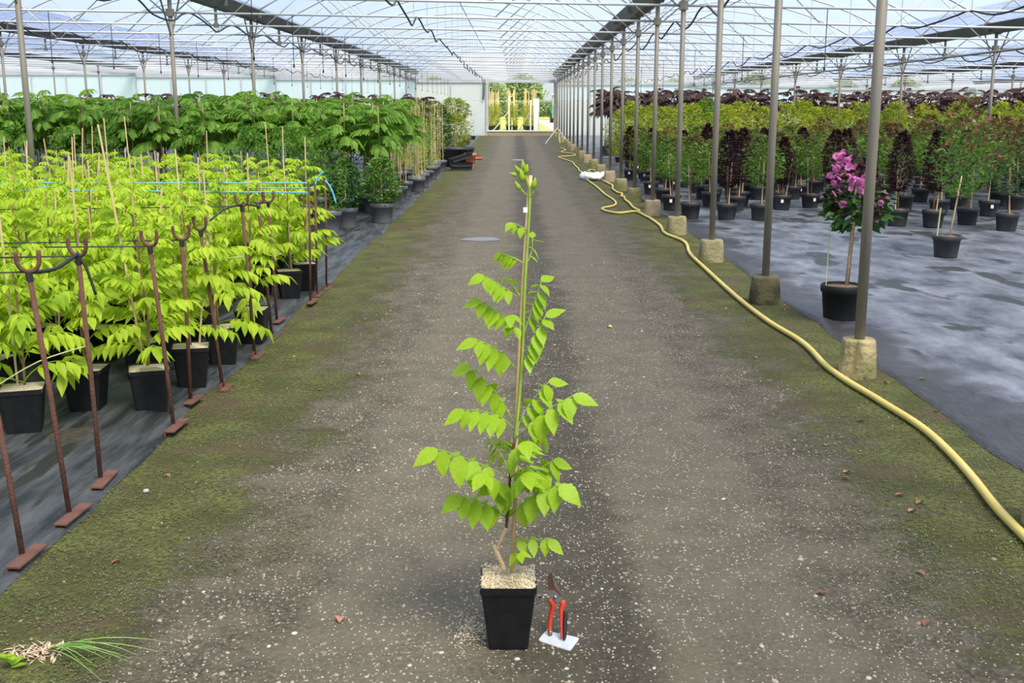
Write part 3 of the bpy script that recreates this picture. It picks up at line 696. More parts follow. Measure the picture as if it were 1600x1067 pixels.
# compound leaf of the bed vines: unit length along +X, arching
def comp_leaf(seed, pairs=4):
    rr = random.Random(seed); pts = bez((0,0,0), (.5,0,.32 + rr.uniform(-.1,.1)), (.95,rr.uniform(-.08,.08),.02), 7)
    mb = MB().tube(pts, [.011]*3 + [.007]*4, 3, False)
    shape = [(0,0,0), (-.22,.32,.04), (.22,.32,.04), (0,.36,-.05), (-.20,.58,-.06), (.20,.58,-.06), (0,1,-.30)]
    fc = [(0,3,1), (0,2,3), (1,3,4), (3,2,5), (3,6,4), (3,5,6)]
    for p, d, nrm, sz in leaf_nodes(pts, pairs, .32, rr, droop=.6, spread=.75):
        m3 = frame(d, nrm); mb.add([p + m3 @ (Vector(q) * sz) for q in shape], fc)
    return mb
cl_v = [comp_leaf(20 + i, 5 + i % 2) for i in range(5)]
cl_me = [c.mesh('leaf', M['lime2']) for c in cl_v]
def vine_leaves(seed, H):
    rr = random.Random(seed); out = []; z = .27; k = 0
    while z < H:
        t = z / H; a = k * PI/2 + rr.uniform(-.5,.5)
        for s in (0, PI): out.append((z + rr.uniform(-.02,.02), a + s + rr.uniform(-.35,.35), (.33 - .19*t**1.4) * rr.uniform(.85,1.15), rr.uniform(-.25,.5) + .35*t, rr.randrange(5)))
        z += rr.uniform(.052,.076); k += 1
    return out
def foliage_from(leaves):
    mb = MB()
    for z, a, s, tilt, v in leaves:
        m3 = Matrix.Translation((0,0,z)) @ Matrix.Rotation(a, 4, 'Z') @ Matrix.Rotation(-tilt, 4, 'Y') @ Matrix.Scale(s, 4)
        mb.add([m3 @ Vector(q) for q in cl_v[v].v], cl_v[v].f)
    return mb
VH = (.90, 1.0, .95, 1.1)
vl = [vine_leaves(50 + i, VH[i % 4]) for i in range(4)]
vf = [foliage_from(l).mesh('foliage', M['lime2']) for l in vl]
vstem = [MB().tube(smoothpath([(.012,.01,.2), (.02,-.01,.5), (.008,.012,.8), (.012,0,h)], 2), [.007,.007,.006,.006,.005,.004,.003], 5).mesh('stem', M['bark'], True) for h in VH]
def vine(p, i, near, lab, grp, rz_=None):
    p = settle(p, .128); o = thing('trumpet_vine_in_pot', lab, 'potted plant', p, 0, grp); v = i % 4
    q = R.uniform(-.25,.25) if rz_ is None else rz_
    link('pot', sqpot_me, o, None, (0,0,q)); link('mulch', sqmul_me, o, None, (0,0,q))
    link('bamboo_cane', cane_bed[i % 3], o, (R.uniform(-.03,.03), .02, 0), (R.gauss(0,.05), R.gauss(0,.05), 0), (1, 1, R.uniform(.95,1.2)))
    a0 = R.uniform(0, 2*PI); link('stem', vstem[v], o, None, (0,0,a0))
    if near:
        for z, a, s, tilt, c in vl[v]: link('leaf', cl_me[c], o, (.012*math.cos(a0), .012*math.sin(a0), z), (0, -tilt, a + a0), s)
    else: link('foliage', vf[v], o, None, (0,0,a0))
for _x, _y in ((37,878),(110,812),(158,757),(272,672),(298,632),(348,606),(398,556),(425,526),(433,506),(485,476),(495,461),(510,450)):
    _f = at(_x, _y)
    for _d in (-.1, -.05, 0, .05, .1): TAKEN.append((_f.x - .012, _f.y + _d, .028))
edge_p = [(30,688),(130,652),(232,652),(305,612),(343,575),(397,540),(450,470),(495,456)]
cnt = 0; spots = []
for x, y in edge_p:
    p = at(x, y); p = Vector((p.x, p.y + .08, .014)); spots.append(p)
    vine(p, cnt, True, 'lime green vine in square pot, %s along the path edge of the bed' % ORD[cnt], 'edge vines of the lime bed', R.uniform(-.1,.35)); cnt += 1
y = 5.35
while y < 11.7:
    x = -2.18 - (.2 if int(y*10) % 2 else 0)
    while x > -.56 * y - .6:
        p = Vector((x + R.uniform(-.05,.05), y + R.uniform(-.05,.05), .014))
        if all((p - q).length > .27 for q in spots):
            spots.append(p); nr = p.x > -.42 * y - .15 and (y < 7.5)
            vine(p, R.randrange(4), nr, 'lime green vine in a square black pot crowded inside the lime bed', 'inner vines of the lime bed'); cnt += 1
        x -= .40
    y += .43
print('vines', cnt)

# ------------------------------------------------------------------ rusty forked rods
def rod(foot, fork, i, straight=False):
    f = at(*foot); Y = f.y; t = px(fork[0], fork[1], Y)
    lab = ('rusty forked rod on angle iron, %s from near corner of lime bed' % ORD[i], 'forked rods along the lime bed')
    if straight: lab = ('thin rusty rod with blue string at far end of lime bed, %s of three' % ORD[i-9], 'thin rods at the end of the lime bed')
    o = thing('forked_rod', lab[0], 'rod', f, 0, lab[1]); r = .0105 if not straight else .009
    d = t - f
    link('shaft', MB().tube([(0,0,.0), d*.5 + Vector((.004,0,0)), d], r, 8).mesh('shaft', M['rust'], True), o)
    if not straight:
        a = R.uniform(-.5,.5); u = Vector((math.cos(a), math.sin(a)*.6, 0)); wv = .042
        link('fork', MB().tube(smoothpath([d - u*wv + Vector((0,0,.075)), d - u*wv*.95 + Vector((0,0,.035)), d - u*.018 + Vector((0,0,.006)), d + u*.018 + Vector((0,0,.004)), d + u*wv*.95 + Vector((0,0,.03)), d + u*wv + Vector((0,0,.08))], 3), .0085, 7).mesh('fork', M['rust'], True), o)
        link('binding', MB().tube([d*.965, d*1.0], .0135, 7).mesh('binding', M['blackrub']), o)
    l = R.uniform(.16,.24); k = 1 if R.random() < .6 else -1
    link('angle_foot', MB().box(-.002,.004,-l*.62,l*.45,0,.034).box(.004,.05,-l*.62,l*.45,.002 if k > 0 else .028,.007 if k > 0 else .034).mesh('angle_foot', M['rust']), o, None, (0,0,R.uniform(-.1,.06)))
    return t
RODS = [((37,878),(-22,560)),((110,812),(45,425)),((158,757),(122,400)),((272,672),(234,385)),((298,632),(284,375)),((348,606),(313,360)),((398,556),(378,322)),((425,526),(403,318)),((433,506),(419,316))]
tips = [rod(a, b, i) for i, (a, b) in enumerate(RODS)]
tip2 = [rod(a, b, 9 + i, True) for i, (a, b) in enumerate((((485,476),(482,284)),((495,461),(492,289)),((510,450),(508,284))))]
def cord(name, pts, r, m, lab, cat='cord', grp=None, sm=True):
    return tag(link(name, MB().tube(smoothpath(pts, 4) if sm else pts, r, 5).mesh(name, m, True)), lab, cat, grp)
def wire(a, x2, dz, lab):
    b = Vector((x2, a.y + .02, a.z + dz)); mid = (a + b)/2 + Vector((0,0,-.02)); cord('support_wire', [a, mid, b], .0035, M['blackrub'], lab, 'wire', 'black support wires')
WL = 'thin black support wire strung from a forked rod through the lime bed'
for i in (1, 2, 3, 4, 6): wire(tips[i], -2.6 - tips[i].y * .35, R.uniform(-.02,.03), WL)
cord('black_tie', [tips[1], tips[1].lerp(tips[2], .5) + Vector((0,0,-.02)), tips[2] + Vector((0,0,.01))], .008, M['blackrub'], 'black tube tied from one forked rod to the next at the near bed corner')
cord('black_tie', [tips[2], tips[2] + Vector((.03,.0,-.05)), tips[2] + Vector((.06,0,-.16))], .006, M['blackrub'], 'loose grey tie hanging from a forked rod')
cord('black_tie', [tips[5], tips[5].lerp(tips[6], .5) + Vector((0,0,.04)), tips[6] + Vector((0,0,.01)), tips[6].lerp(tips[7], .5) + Vector((.055,0,-.01)), tips[7], tips[8]], .007, M['blackrub'], 'black tube tied across the farther forked rods')
for i, z in enumerate((.0, -.015, -.075)):
    a = tip2[i % 2] + Vector((0,0,z - .01)); cord('blue_string', [a, Vector((-5.4, a.y, a.z + .015*i))], .006, M['blue'], 'bright blue string stretched along the far edge of the lime bed', 'string', 'blue strings', False)
q = px(525,318,tip2[2].y); cord('blue_string', [tip2[2] + Vector((0,0,.015)), px(518,296,tip2[2].y), q], .008, M['blue'], 'loose blue string end curling down from a thin rod', 'string')
cord('blue_string', [tip2[1], px(497,277,tip2[1].y), px(505,268,tip2[1].y)], .009, M['blue'], 'short blue string knot sticking up from a thin rod', 'string')
for a, b, c, Y in (((-10,606),(60,565),(137,540),4.46), ((300,412),(340,405),(386,400),6.93)):
    cord('pale_tie', [px(*a, Y), px(*b, Y), px(*c, Y)], .003, M['palestring'], 'long pale green shoot arching across the rods %s' % ('near the bed corner' if Y < 5 else 'mid way along the bed'), 'shoot')

# ------------------------------------------------------------------ crowns of small leaves
def crown(seed, n, size, prof, m, name='foliage', tipmat=None, up=.3, narrow=.5):
    """prof: list of (z, radius); a cloud of folded leaves in the volume"""
    rr = random.Random(seed); mb = MB(); zs = [p[0] for p in prof]; tip = []
    for i in range(n):
        z = rr.uniform(zs[0], zs[-1])
        for (z0, r0), (z1, r1) in zip(prof, prof[1:]):
            if z0 <= z <= z1: r = r0 + (r1-r0)*(z-z0)/(z1-z0+1e-9); break
        a = rr.uniform(0, 2*PI); lob = 1 + .35*noise.noise(Vector((math.cos(a)*1.5+seed, math.sin(a)*1.5, z*3)))
        q = r * lob * math.sqrt(rr.uniform(.12, 1)); c = Vector((q*math.cos(a), q*math.sin(a), z))
        d = Vector((math.cos(a) + rr.gauss(0,.6), math.sin(a) + rr.gauss(0,.6), rr.gauss(up,.5)))
        s = size * rr.uniform(.6, 1.3); m3 = frame(d, Vector((rr.gauss(0,.5), rr.gauss(0,.5), 1)))
        n0 = len(mb.v)
        mb.v += [tuple(c + m3 @ (Vector(v) * s)) for v in ((0,0,0), (narrow*.5,.45,.08), (0,1,-.1), (-narrow*.5,.45,.08), )]
        mb.f += [(n0, n0+1, n0+2), (n0, n0+2, n0+3)]
        if tipmat and rr.random() < .8*((z - zs[0])/(zs[-1]-zs[0]))**1.6: tip += [1, 1]
        else: tip += [0, 0]
    me = mb.mesh(name, m)
    if tipmat: me.materials.append(tipmat); me.polygons.foreach_set('material_index', tip)
    return me
M['redtip'] = leafmat('red_brown_tips', (.13,.05,.03), (.24,.12,.05), .3)
# ------------------------------------------------------------------ feathery trees (left, behind the lime bed)
def bipinnate(seed, m):
    rr = random.Random(seed); mb = MB(); pts = bez((0,0,0), (.45,0,.25), (.9,0,-.05), 6); mb.tube(pts, .006, 3, False)
    for k in range(9):
        t = .25 + .75*k/8; i = min(4, int(t*5)); p = pts[i].lerp(pts[i+1], t*5 - i) if i < 5 else pts[5]
        for sg in (-1, 1):
            L_ = (.42 - .16*abs(t-.55)) * rr.uniform(.9,1.1); ang = sg * (1.15 - .75*t)
            d = Vector((math.cos(ang), math.sin(ang), 0)); s = d.cross(Vector((0,0,1))); wv = .06
            a = p; b = p + d*L_*.55 + Vector((0,0,-.05)); c = p + d*L_ + Vector((0,0,-.22 - .1*rr.random()))
            n = len(mb.v); mb.v += [tuple(q) for q in (a - s*wv*.4, a + s*wv*.4, b - s*wv, b + s*wv, c - s*wv*.5, c + s*wv*.5)]
            mb.f += [(n, n+1, n+3, n+2), (n+2, n+3, n+5, n+4)]
    return mb
bp_v = [bipinnate(i, None) for i in range(3)]
def feather_set(m): return [b.mesh('leaf', m) for b in bp_v]
def feather_leaves(seed, z0, z1, n, s0):
    rr = random.Random(seed); out = []
    for i in range(n):
        t = i / (n-1); out.append((z0 + (z1-z0)*t, i*2.4 + rr.uniform(-.3,.3), s0*(1 - .3*t)*rr.uniform(.85,1.15), rr.uniform(-.25,.1) + .45*t**2, rr.randrange(3)))
    return out
def feather_crown(leaves, m):
    mb = MB()
    for z, a, s, tilt, v in leaves:
        mt = Matrix.Translation((0,0,z)) @ Matrix.Rotation(a, 4, 'Z') @ Matrix.Rotation(-tilt, 4, 'Y') @ Matrix.Scale(s, 4)
        mb.add([mt @ Vector(q) for q in bp_v[v].v], bp_v[v].f)
    return mb.mesh('crown', m)
ft_green = feather_set(M['albizia']); FLV = [feather_leaves(70+i, 1.08, 1.56, 15, .46) for i in range(3)]
fc_green = [feather_crown(l, M['albizia']) for l in FLV]; fc_purp = [feather_crown(feather_leaves(90+i, 1.3, 1.85, 15, .56), M['purple2']) for i in range(3)]
fstem = MB().tube([(0,0,.2),(.02,.01,.9),(0,0,1.57)], [.011,.009,.005], 6).mesh('stem', M['bark'], True); fstem2 = MB().tube([(0,0,.2),(.02,.01,1),(0,0,1.87)], [.012,.01,.005], 6).mesh('stem', M['bark'], True)
fcane = cane_me(1.66, .15, .008); fcane2 = cane_me(1.55, .15, .007)
def feather_tree(p, i, near, lab, grp, purple=False):
    p = settle(p, .235 if purple else .172); p.z = gz(p.y) + .014; o = thing('silk_tree_in_pot', lab, 'potted tree', p, 0, grp); s = R.uniform(.94,1.08); o.scale = (1, 1, s)
    if purple: o.scale = (1, 1, s * (.90 if p.x < 0 else 1.0))
    link('pot', rp_grey, o); link('soil', soil_g, o); a0 = R.uniform(0, 2*PI)
    link('stem', fstem2 if purple else fstem, o, None, (0,0,a0)); link('bamboo_cane', fcane, o, (.04, -.03, 0), (R.gauss(0,.02), R.gauss(0,.02), 0))
    if purple: link('crown', fc_purp[i % 3], o, None, (0,0,a0))
    elif near:
        for z, a, s2, tilt, v in FLV[i % 3]: link('leaf', ft_green[v], o, (0,0,z), (0,-tilt,a + a0), s2)
    else: link('crown', fc_green[i % 3], o, None, (0,0,a0))
SHR = [at(*q) for q in ((540,357),(597,349),(514,364),(563,330),(480,352),(440,350),(500,338),(400,345))]
for q in SHR: TAKEN.append((q.x, q.y, .172))
cnt = 0
for r in range(7):
    jj = -1; y = 16.2 + .62*r; x = -1.95 - (.3 if r % 2 else 0)
    while x > -.54*y - .9:
        q = Vector((x + R.uniform(-.06,.06), y + R.uniform(-.06,.06) + max(0, (-x-5))*.12, 0)); q.z = gz(q.y) + .012
        near = r < 2; jj += 1
        feather_tree(q, cnt, near, 'feathery green silk tree, %s from the path in the %s rank of the grove' % (ORD[min(19, jj)], ORD[r]) if near else 'feathery green silk tree behind others, %s from the path in the %s rank' % (ORD[min(19, jj)], ORD[r]), 'front silk trees' if near else 'rear silk trees'); cnt += 1; x -= .62 if r < 3 else .8
print('silk', cnt)
for i in range(34):                                       # maroon ones beyond
    t = i / 33; x = -2.6 - 15*t + R.uniform(-.4,.4); y = 29 + 3*(i % 3) + 2*t + R.uniform(-.4,.4)
    if i < 6: x = -2.5 - .5*i; y = 29.5 + 1.1*(i % 2)
    feather_tree(Vector((x, y, gz(y) + .012)), i, False, 'maroon feathery silk tree in grey pot behind the green grove', 'maroon silk trees left of the path', True)

# ------------------------------------------------------------------ shrubs in grey pots at the edge of the grove
TAKEN = [t for t in TAKEN if not any(abs(t[0]-q.x) < 1e-6 and abs(t[1]-q.y) < 1e-6 for q in SHR)]
bush = [crown(200+i, 900, .075, [(.24,.10),(.38,.24),(.6,.26),(.78,.14),(.88,.04)], M['dkgreen'] if i == 0 else M['green']) for i in range(2)]
budd = crown(205, 750, .07, [(.25,.12),(.5,.26),(.9,.28),(1.15,.16),(1.3,.03)], M['green'], narrow=.3)
bloom = MB()
for i in range(60): 
    t = i/60; a = i*2.4; r = .02*(1-t); c = Vector((r*math.cos(a), r*math.sin(a), .12*t)); flake(bloom, c, .012, R)
bloom_me = bloom.mesh('blossom', M['mauve'])
def shrub(px_, me, lab, blooms=0, grp=None):
    p = at(*px_) if isinstance(px_, tuple) and len(px_) == 2 else Vector(px_); p = settle(p, .172); p.z = gz(p.y) + .012
    o = thing('shrub_in_pot', lab, 'potted plant', p, 0, grp); link('pot', rp_grey, o); link('soil', soil_g, o); link('foliage', me, o, None, (0,0,R.uniform(0,6)))
    for i in range(blooms): link('blossom', bloom_me, o, (R.uniform(-.2,.2), R.uniform(-.2,.2), R.uniform(.95,1.25)), (R.uniform(-.4,.4), R.uniform(-.4,.4), 0))
shrub((540,357), bush[0], 'dense dark green shrub in grey round pot beside the blue strings')
shrub((597,349), bush[1], 'mid green bushy shrub in grey round pot at the path edge before the silk trees')
for q in ((514,364),(563,330),(480,352),(440,350),(500,338),(400,345)): shrub(q, budd, 'thin leaved green shrub with mauve flower spikes in grey pot behind the lime bed', 1, 'mauve flowered shrubs')
for i in range(9):
    shrub((-2.9 - .8*i + R.uniform(-.1,.1), 14.6 + .5*(i % 3) , 0), budd, 'thin leaved green shrub with mauve flower spikes in grey pot behind the lime bed', 1 if i % 5 == 0 else 0, 'mauve flowered shrubs')
# ------------------------------------------------------------------ climbers on tall canes, farther along the left edge
climb = [crown(220+i, 230, .055, [(.2,.05),(.6,.11),(1.2,.10),(1.65,.04)], M['yellow'] if i else M['green']) for i in range(2)]
def climber(p, i, lab, grp, pot=rp_grey, soil=soil_g, canes=2, h=1.0, me=None, nm='climber_in_pot'):
    p = settle(p, .172 if pot is rp_grey else .152); p.z = gz(p.y) + .012; o = thing(nm, lab, 'potted plant', p, 0, grp); o.scale = (1,1,h)
    link('pot', pot, o); link('soil', soil, o); link('foliage', me or climb[i % 2], o, None, (0,0,R.uniform(0,6)))
    for k in range(canes): link('bamboo_cane', fcane, o, (R.uniform(-.07,.07), R.uniform(-.07,.07), 0), (R.gauss(0,.03), R.gauss(0,.03), 0))
for i in range(36):
    r = i % 3; y = 20.9 + .6*(i//3) + .15*r; x = -1.90 - .45*r + R.uniform(-.06,.06)
    climber(Vector((x, y, gz(y)+.012)), i if i % 5 else 1, 'slender climber tied to tall bamboo canes in grey pot beyond the silk trees', 'cane climbers along the path', canes=2, h=R.uniform(.78,1.06))
yb = [crown(240, 1500, .09, [(.2,.2),(.7,.42),(1.2,.4),(1.55,.12)], M['dkgreen']), crown(241, 1500, .09, [(.2,.2),(.6,.45),(1.0,.42),(1.3,.12)], M['yellow']), crown(242, 1300, .10, [(1.0,.15),(1.25,.5),(1.5,.55),(1.75,.2)], M['yellow'])]
for (x, y, k, lab) in ((-2.15,31.5,0,'dark glossy climber column behind the black tub'),(-1.75,33,1,'yellow green bush beside the path behind the black tub'),(-2.6,34,1,'yellow green bush set back behind the dark climber column'),(-2.0,37,2,'yellow green flat topped standard near the far wall'),(-3.1,36.5,2,'yellow green standard at the back before the white wall panels')):
    climber(Vector((x,y,gz(y)+.012)), k, lab, None, rp_dark, soil_d, 2, 1, yb[k])
for i, y in enumerate((39,41.5,44,47,50)):
    climber(Vector((-1.9 - .15*(i%2), y, gz(y)+.012)), 0, 'nearly bare cane plant in black pot on the path edge near the doorway', 'bare pots near the doorway', rp_dark, soil_d, 2, .7, crown(250+i, 60, .06, [(.3,.05),(1.2,.06)], M['green']))
# tub, trays, terracotta pots
p = at(714, 262); p.z = gz(p.y)+.012
tub = thing('planting_tub', 'large round black tub standing at the path edge', 'tub', (p.x - .02, p.y + .35, p.z))
link('tub_body', MB().lathe([(.36,.0),(.37,.0),(.45,.43),(.48,.44),(.48,.50),(.455,.50),(.43,.44),(.36,.05)], 28).mesh('tub_body', M['darkpot'], True), tub)
p = at(721, 266)
tray_me = MB().box(-.26,.26,-.19,.19,0,.015).box(-.26,.26,-.19,-.175,0,.09).box(-.26,.26,.175,.19,0,.09).box(-.26,-.245,-.19,.19,0,.09).box(.245,.26,-.19,.19,0,.09).mesh('tray_body', M['darkpot'])
rib_me = MB().box(-.28,.28,-.21,-.19,.075,.10).box(-.28,.28,.19,.21,.075,.10).box(-.28,-.26,-.21,.21,.075,.10).box(.26,.28,-.21,.21,.075,.10).mesh('rim', M['blackpot'])
for k, (dz, rx, ry, lab) in enumerate(((0,0,0,'black plant tray lying flat on the path edge before the tub'), (.10,.0,0,'second black plant tray stacked on the flat one'), (.268,0,-.28,'black plant tray tilted on top of the stack before the tub'))):
    t = thing('plant_tray', lab, 'tray', (p.x, p.y, gz(p.y) + dz), .15*k); t.rotation_euler = (rx, ry, .15*k); link('tray_body', tray_me, t); link('rim', rib_me, t)
p = at(735, 263); op = thing('terracotta_pot', 'tall stack of orange pots beside the black tub', 'pot', p)
link('pot_body', MB().lathe([(.10,0),(.10,.01),(.13,.30),(.16,.31),(.165,.39),(.15,.39),(.13,.33)], 16).mesh('pot_body', M['orange'], True), op)
p = at(744, 249); tag(link('saucer', MB().lathe([(.14,0),(.17,.01),(.2,.05),(.185,.05),(.15,.02)], 18).mesh('saucer', M['orange'], True), None, p), 'orange round saucer lying on the path edge past the black tub', 'saucer')

# ------------------------------------------------------------------ right side: standards in dark pots
def stdcrown(seed, kind):
    if kind == 'purple': return crown(seed, 1300, .06, [(.52,.06),(.68,.17),(.95,.18),(1.22,.12),(1.45,.02)], M['purple'], up=.5)
    if kind == 'green': return crown(seed, 1000, .065, [(.58,.08),(.75,.27),(1.0,.30),(1.2,.22),(1.38,.05)], M['green'], tipmat=M['greenred'], up=.2)
    if kind == 'red': return crown(seed, 1000, .065, [(.60,.08),(.80,.30),(1.1,.34),(1.35,.26),(1.62,.06)], M['green'], tipmat=M['redtip'], up=.4)
    if kind == 'big': return crown(seed, 1000, .07, [(.55,.1),(.8,.33),(1.15,.36),(1.4,.22),(1.6,.05)], M['dkgreen'], tipmat=M['redtip'], up=.4)
SC = {k: [stdcrown(300 + 10*i + j, k) for j in range(3)] for i, k in enumerate(('purple','green','red','big'))}
sstem = MB().tube([(0,0,.18),(.012,.0,.5),(0,.01,.9)], [.010,.009,.006], 6).mesh('stem', M['bark'], True); scane = cane_me(.80, .12, .009); tagm = MB().box(-.02,.02,-.149,-.147,.12,.17).mesh('white_label', M['whiteplastic'])
LABS = {'purple': ('dark purple leaved column standard in charcoal pot on the silvery sheet', 'dark purple standards'), 'green': ('round headed mid green standard in charcoal pot among the purple ones', 'green standards'),
        'red': ('green standard with reddish shoot tips in charcoal pot on the silvery sheet', 'red tipped standards'), 'big': ('dark green large headed standard with red tips in charcoal pot', 'large dark green standards')}
def standard(p, kind, lab=None, grp=None, sc=1.0):
    p = settle(p, .152); p.z = gz(p.y) + .018
    a, g = LABS[kind]; o = thing('standard_tree_in_pot', lab or a, 'potted tree', p, 0, None if lab else g); sc *= (.84 if p.x < 5 else .84 + .12*min(1, (p.x-5)/1.5)); sc *= (1 if p.y < 16.6 else .94); sc *= (.9 if kind in ('red', 'big') else 1)
    link('pot', rp_dark, o); link('soil', soil_d, o); link('stem', sstem, o, None, (0,0,R.uniform(0,6)), (1,1,sc))
    link('bamboo_cane', scane, o, (R.uniform(-.04,.04), -.02, 0), (R.gauss(0,.05), R.gauss(0,.06), 0)); link('foliage', R.choice(SC[kind]), o, None, (0,0,R.uniform(0,6)), (1,1,sc))
    if R.random() < .3: link('white_label', tagm, o, None, (0,0,R.uniform(-.4,.4)))
near_r = [(1405,356,'purple'),(1461,358,'purple'),(1515,354,'big'),(1577,364,'big'),(1137,346,'purple'),(1190,347,'green'),(1080,344,'green'),(1100,312,'purple'),(1146,314,'purple'),(1175,310,'green'),
          (1220,326,'green'),(1186,314,'green'),(1240,314,'green'),(1268,328,'green'),(1302,336,'purple'),(1320,318,'purple'),(1415,330,'green'),(1470,338,'green'),(1500,330,'red'),(1548,340,'red'),(1590,330,'big'),
          (1365,318,'green'),(1440,318,'red'),(1050,330,'green'),(1018,305,'green'),(1038,318,'green'),(985,282,'purple'),(995,272,'green'),(1010,286,'green')]
rs = []
KW = {'purple': 'dark purple column', 'green': 'round green', 'red': 'red tipped green', 'big': 'large dark green'}
for _q in ((1320,508,.13),(1484,406,.12)): _p = at(_q[0], _q[1]); TAKEN.append((_p.x, _p.y + _q[2], .155))
near_r = sorted([(at(x, y), k) for x, y, k in near_r], key=lambda q: q[0].x); fr = {0: 0, 1: 0}
for p, k in near_r:
    p.y += .1; rs.append(p.copy()); rk = 0 if p.y < 16.2 else 1
    standard(p, k, '%s standard in charcoal pot, %s from the path posts in the %s rank' % (KW[k], ORD[min(19, fr[rk])], ('front', 'second')[rk])); fr[rk] += 1
y = 17.0; i = 0
while y < 23.5:
    x = 2.75 + (.3 if i % 2 else 0)
    while x < .49*y + .6:
        p = Vector((x + R.uniform(-.1,.1), y + R.uniform(-.12,.12), 0))
        if all((p.xy - q.xy).length > .5 for q in rs) and R.random() < .93:
            k = R.choices(('purple','green','red','big'), (.22, .42 if x < 6 else .15, .3 if x > 4 else .12, .3 if x > 6 else .05))[0]
            rs.append(p); standard(p, k, sc=R.uniform(.93,1.08))
        x += .68
    y += .85; i += 1
print('standards', len(rs))
# the flowering one and the leaning one
p = at(1320, 508); p.y += .13
o = thing('flowering_standard_in_pot', 'standard tree with magenta blossom and dark leaves in black pot behind the chipped footing', 'potted tree', (p.x, p.y, .015))
link('pot', round_pot(M['blackpot'], .15, .27), o); link('soil', soil_disc(.14, .25, M['soil']), o)
link('stem', MB().tube([(.03,0,.22),(.05,0,.7),(.06,0,1.0)], [.012,.011,.009], 7).mesh('stem', M['oldbark'], True), o)
link('stem', MB().tube([(.045,.01,.22),(.07,.01,.9)], [.009,.008], 7).mesh('stem', M['bark'], True), o)
link('bamboo_cane', MB().tube([(-.12,0,.2),(-.115,0,.68)], .004, 6).mesh('bamboo_cane', M['palestring']), o)
link('foliage', crown(400, 330, .085, [(.68,.10),(.76,.23),(.88,.25),(1.0,.18)], M['dkgreen'], narrow=.62, up=-.1), o, (.06,0,0))
link('foliage', crown(401, 340, .07, [(.78,.20),(.92,.27),(1.02,.17),(1.2,.05)], M['purple'], narrow=.6), o, (.06,0,0))
fm = MB()
for i in range(26):
    a = i*2.4; t = i/26; r = .028*math.sqrt(t); c = Vector((r*math.cos(a), r*math.sin(a), .012*(1-t)))
    d = Vector((math.cos(a), math.sin(a), .6)); m3 = frame(d, Vector((0,0,1))); n0 = len(fm.v)
    fm.v += [tuple(c + m3 @ Vector(v)*.028) for v in ((0,0,0),(.45,.6,.1),(0,1,.0),(-.45,.6,.1))]; fm.f += [(n0,n0+1,n0+2),(n0,n0+2,n0+3)]
fl_me = fm.mesh('flower', M['pink'])
FP = [(1308,245),(1316,243),(1322,250),(1312,258),(1302,262),(1312,270),(1326,262),(1298,275),(1310,280),(1320,276),(1330,275),(1334,262),(1328,282),(1338,282),(1346,278),(1340,292),(1330,295),(1306,292),(1312,300),(1320,302),(1302,304),(1344,300),(1340,308),(1347,290),(1322,320),(1317,320),(1350,284),(1376,318),(1384,306),(1336,288),(1352,276),(1316,256),(1328,248)]
ry = random.Random(5)
for x, y in FP + [(a + 5*math.sin(a), b + 6*math.cos(b)) for a, b in FP[:18]]:
    dy = -.02 - .22*ry.random(); q = px(x, y, p.y + dy); f_ = link('flower', fl_me, o, q - Vector((p.x, p.y, .015)), (.9 + ry.uniform(-.4,.4), ry.uniform(-.5,.5), ry.uniform(0,6)), ry.uniform(.42,.78))
p = at(1484, 406); p.y += .12
o = thing('standard_tree_in_pot', 'red tipped standard on a leaning cane in a charcoal pot standing apart on the sheet', 'potted tree', (p.x, p.y, .018))
link('pot', rp_dark, o); link('soil', soil_d, o); link('stem', MB().tube([(.02,0,.2),(.06,0,.5),(.10,0,.85)], [.011,.01,.007], 6).mesh('stem', M['cane'], True), o)
link('bamboo_cane', MB().tube([(-.12,-.02,.15),(-.10,-.02,.52)], .008, 6).mesh('bamboo_cane', M['palestring']), o); link('foliage', SC['red'][0], o, (.11,.02,.02))
# ------------------------------------------------------------------ right side farther back
yc = [crown(420+i, 620, .10, [(.2,.2),(.7,.42),(1.15,.42),(1.5,.2),(1.7,.04)], M['yellow'] if i < 2 else M['greenred'], tipmat=M['yellow'] if i == 2 else None, up=.5) for i in range(3)]
ystem = MB().tube([(0,0,.1),(0,0,.9)], [.014,.008], 6).mesh('stem', M['bark'], True)
def yshrub(p, i, lab, grp, me, pot=rp_small, soil=soil_s):
    p = settle((p[0], p[1], 0), .117)
    o = thing('shrub_in_pot', lab, 'potted plant', (p[0], p[1], gz(p[1])+.018), 0, grp); o.scale = (1,1,R.uniform(.78,.98))
    link('pot', pot, o); link('soil', soil, o); link('stem', ystem, o); link('foliage', me, o, None, (0,0,R.uniform(0,6)))
i = 0; y = 24.3
while y < 33:
    x = 2.9 + (.35 if i % 2 else 0)
    while x < .49*y + 1:
        k = R.choice((0,0,1,2)); yshrub((x + R.uniform(-.15,.15), y + R.uniform(-.15,.15)), i, 'yellow green upright shrub in a small pot behind the standards' if k < 2 else 'bronze tinted upright shrub among the yellow green ones', 'yellow green shrubs' if k < 2 else 'bronze shrubs', yc[k]); x += .86
    y += 1.15; i += 1
for i in range(54):
    y = 35 + 3.2*(i % 3) + R.uniform(-.5,.5); x = 3.0 + 17.5*(i/53) + R.uniform(-.3,.3)
    feather_tree(Vector((x, y, gz(y)+.018)), i, False, 'maroon feathery silk tree at the back behind the yellow green shrubs', 'maroon silk trees right of the path', True)
for i in range(14):
    y = 35.5 + 2.5*(i % 4) + R.uniform(-.5,.5); x = 2.9 + 4.6*(i/13)
    feather_tree(Vector((x, y, gz(y)+.018)), i, False, 'maroon feathery silk tree at the back behind the yellow green shrubs', 'maroon silk trees right of the path', True)
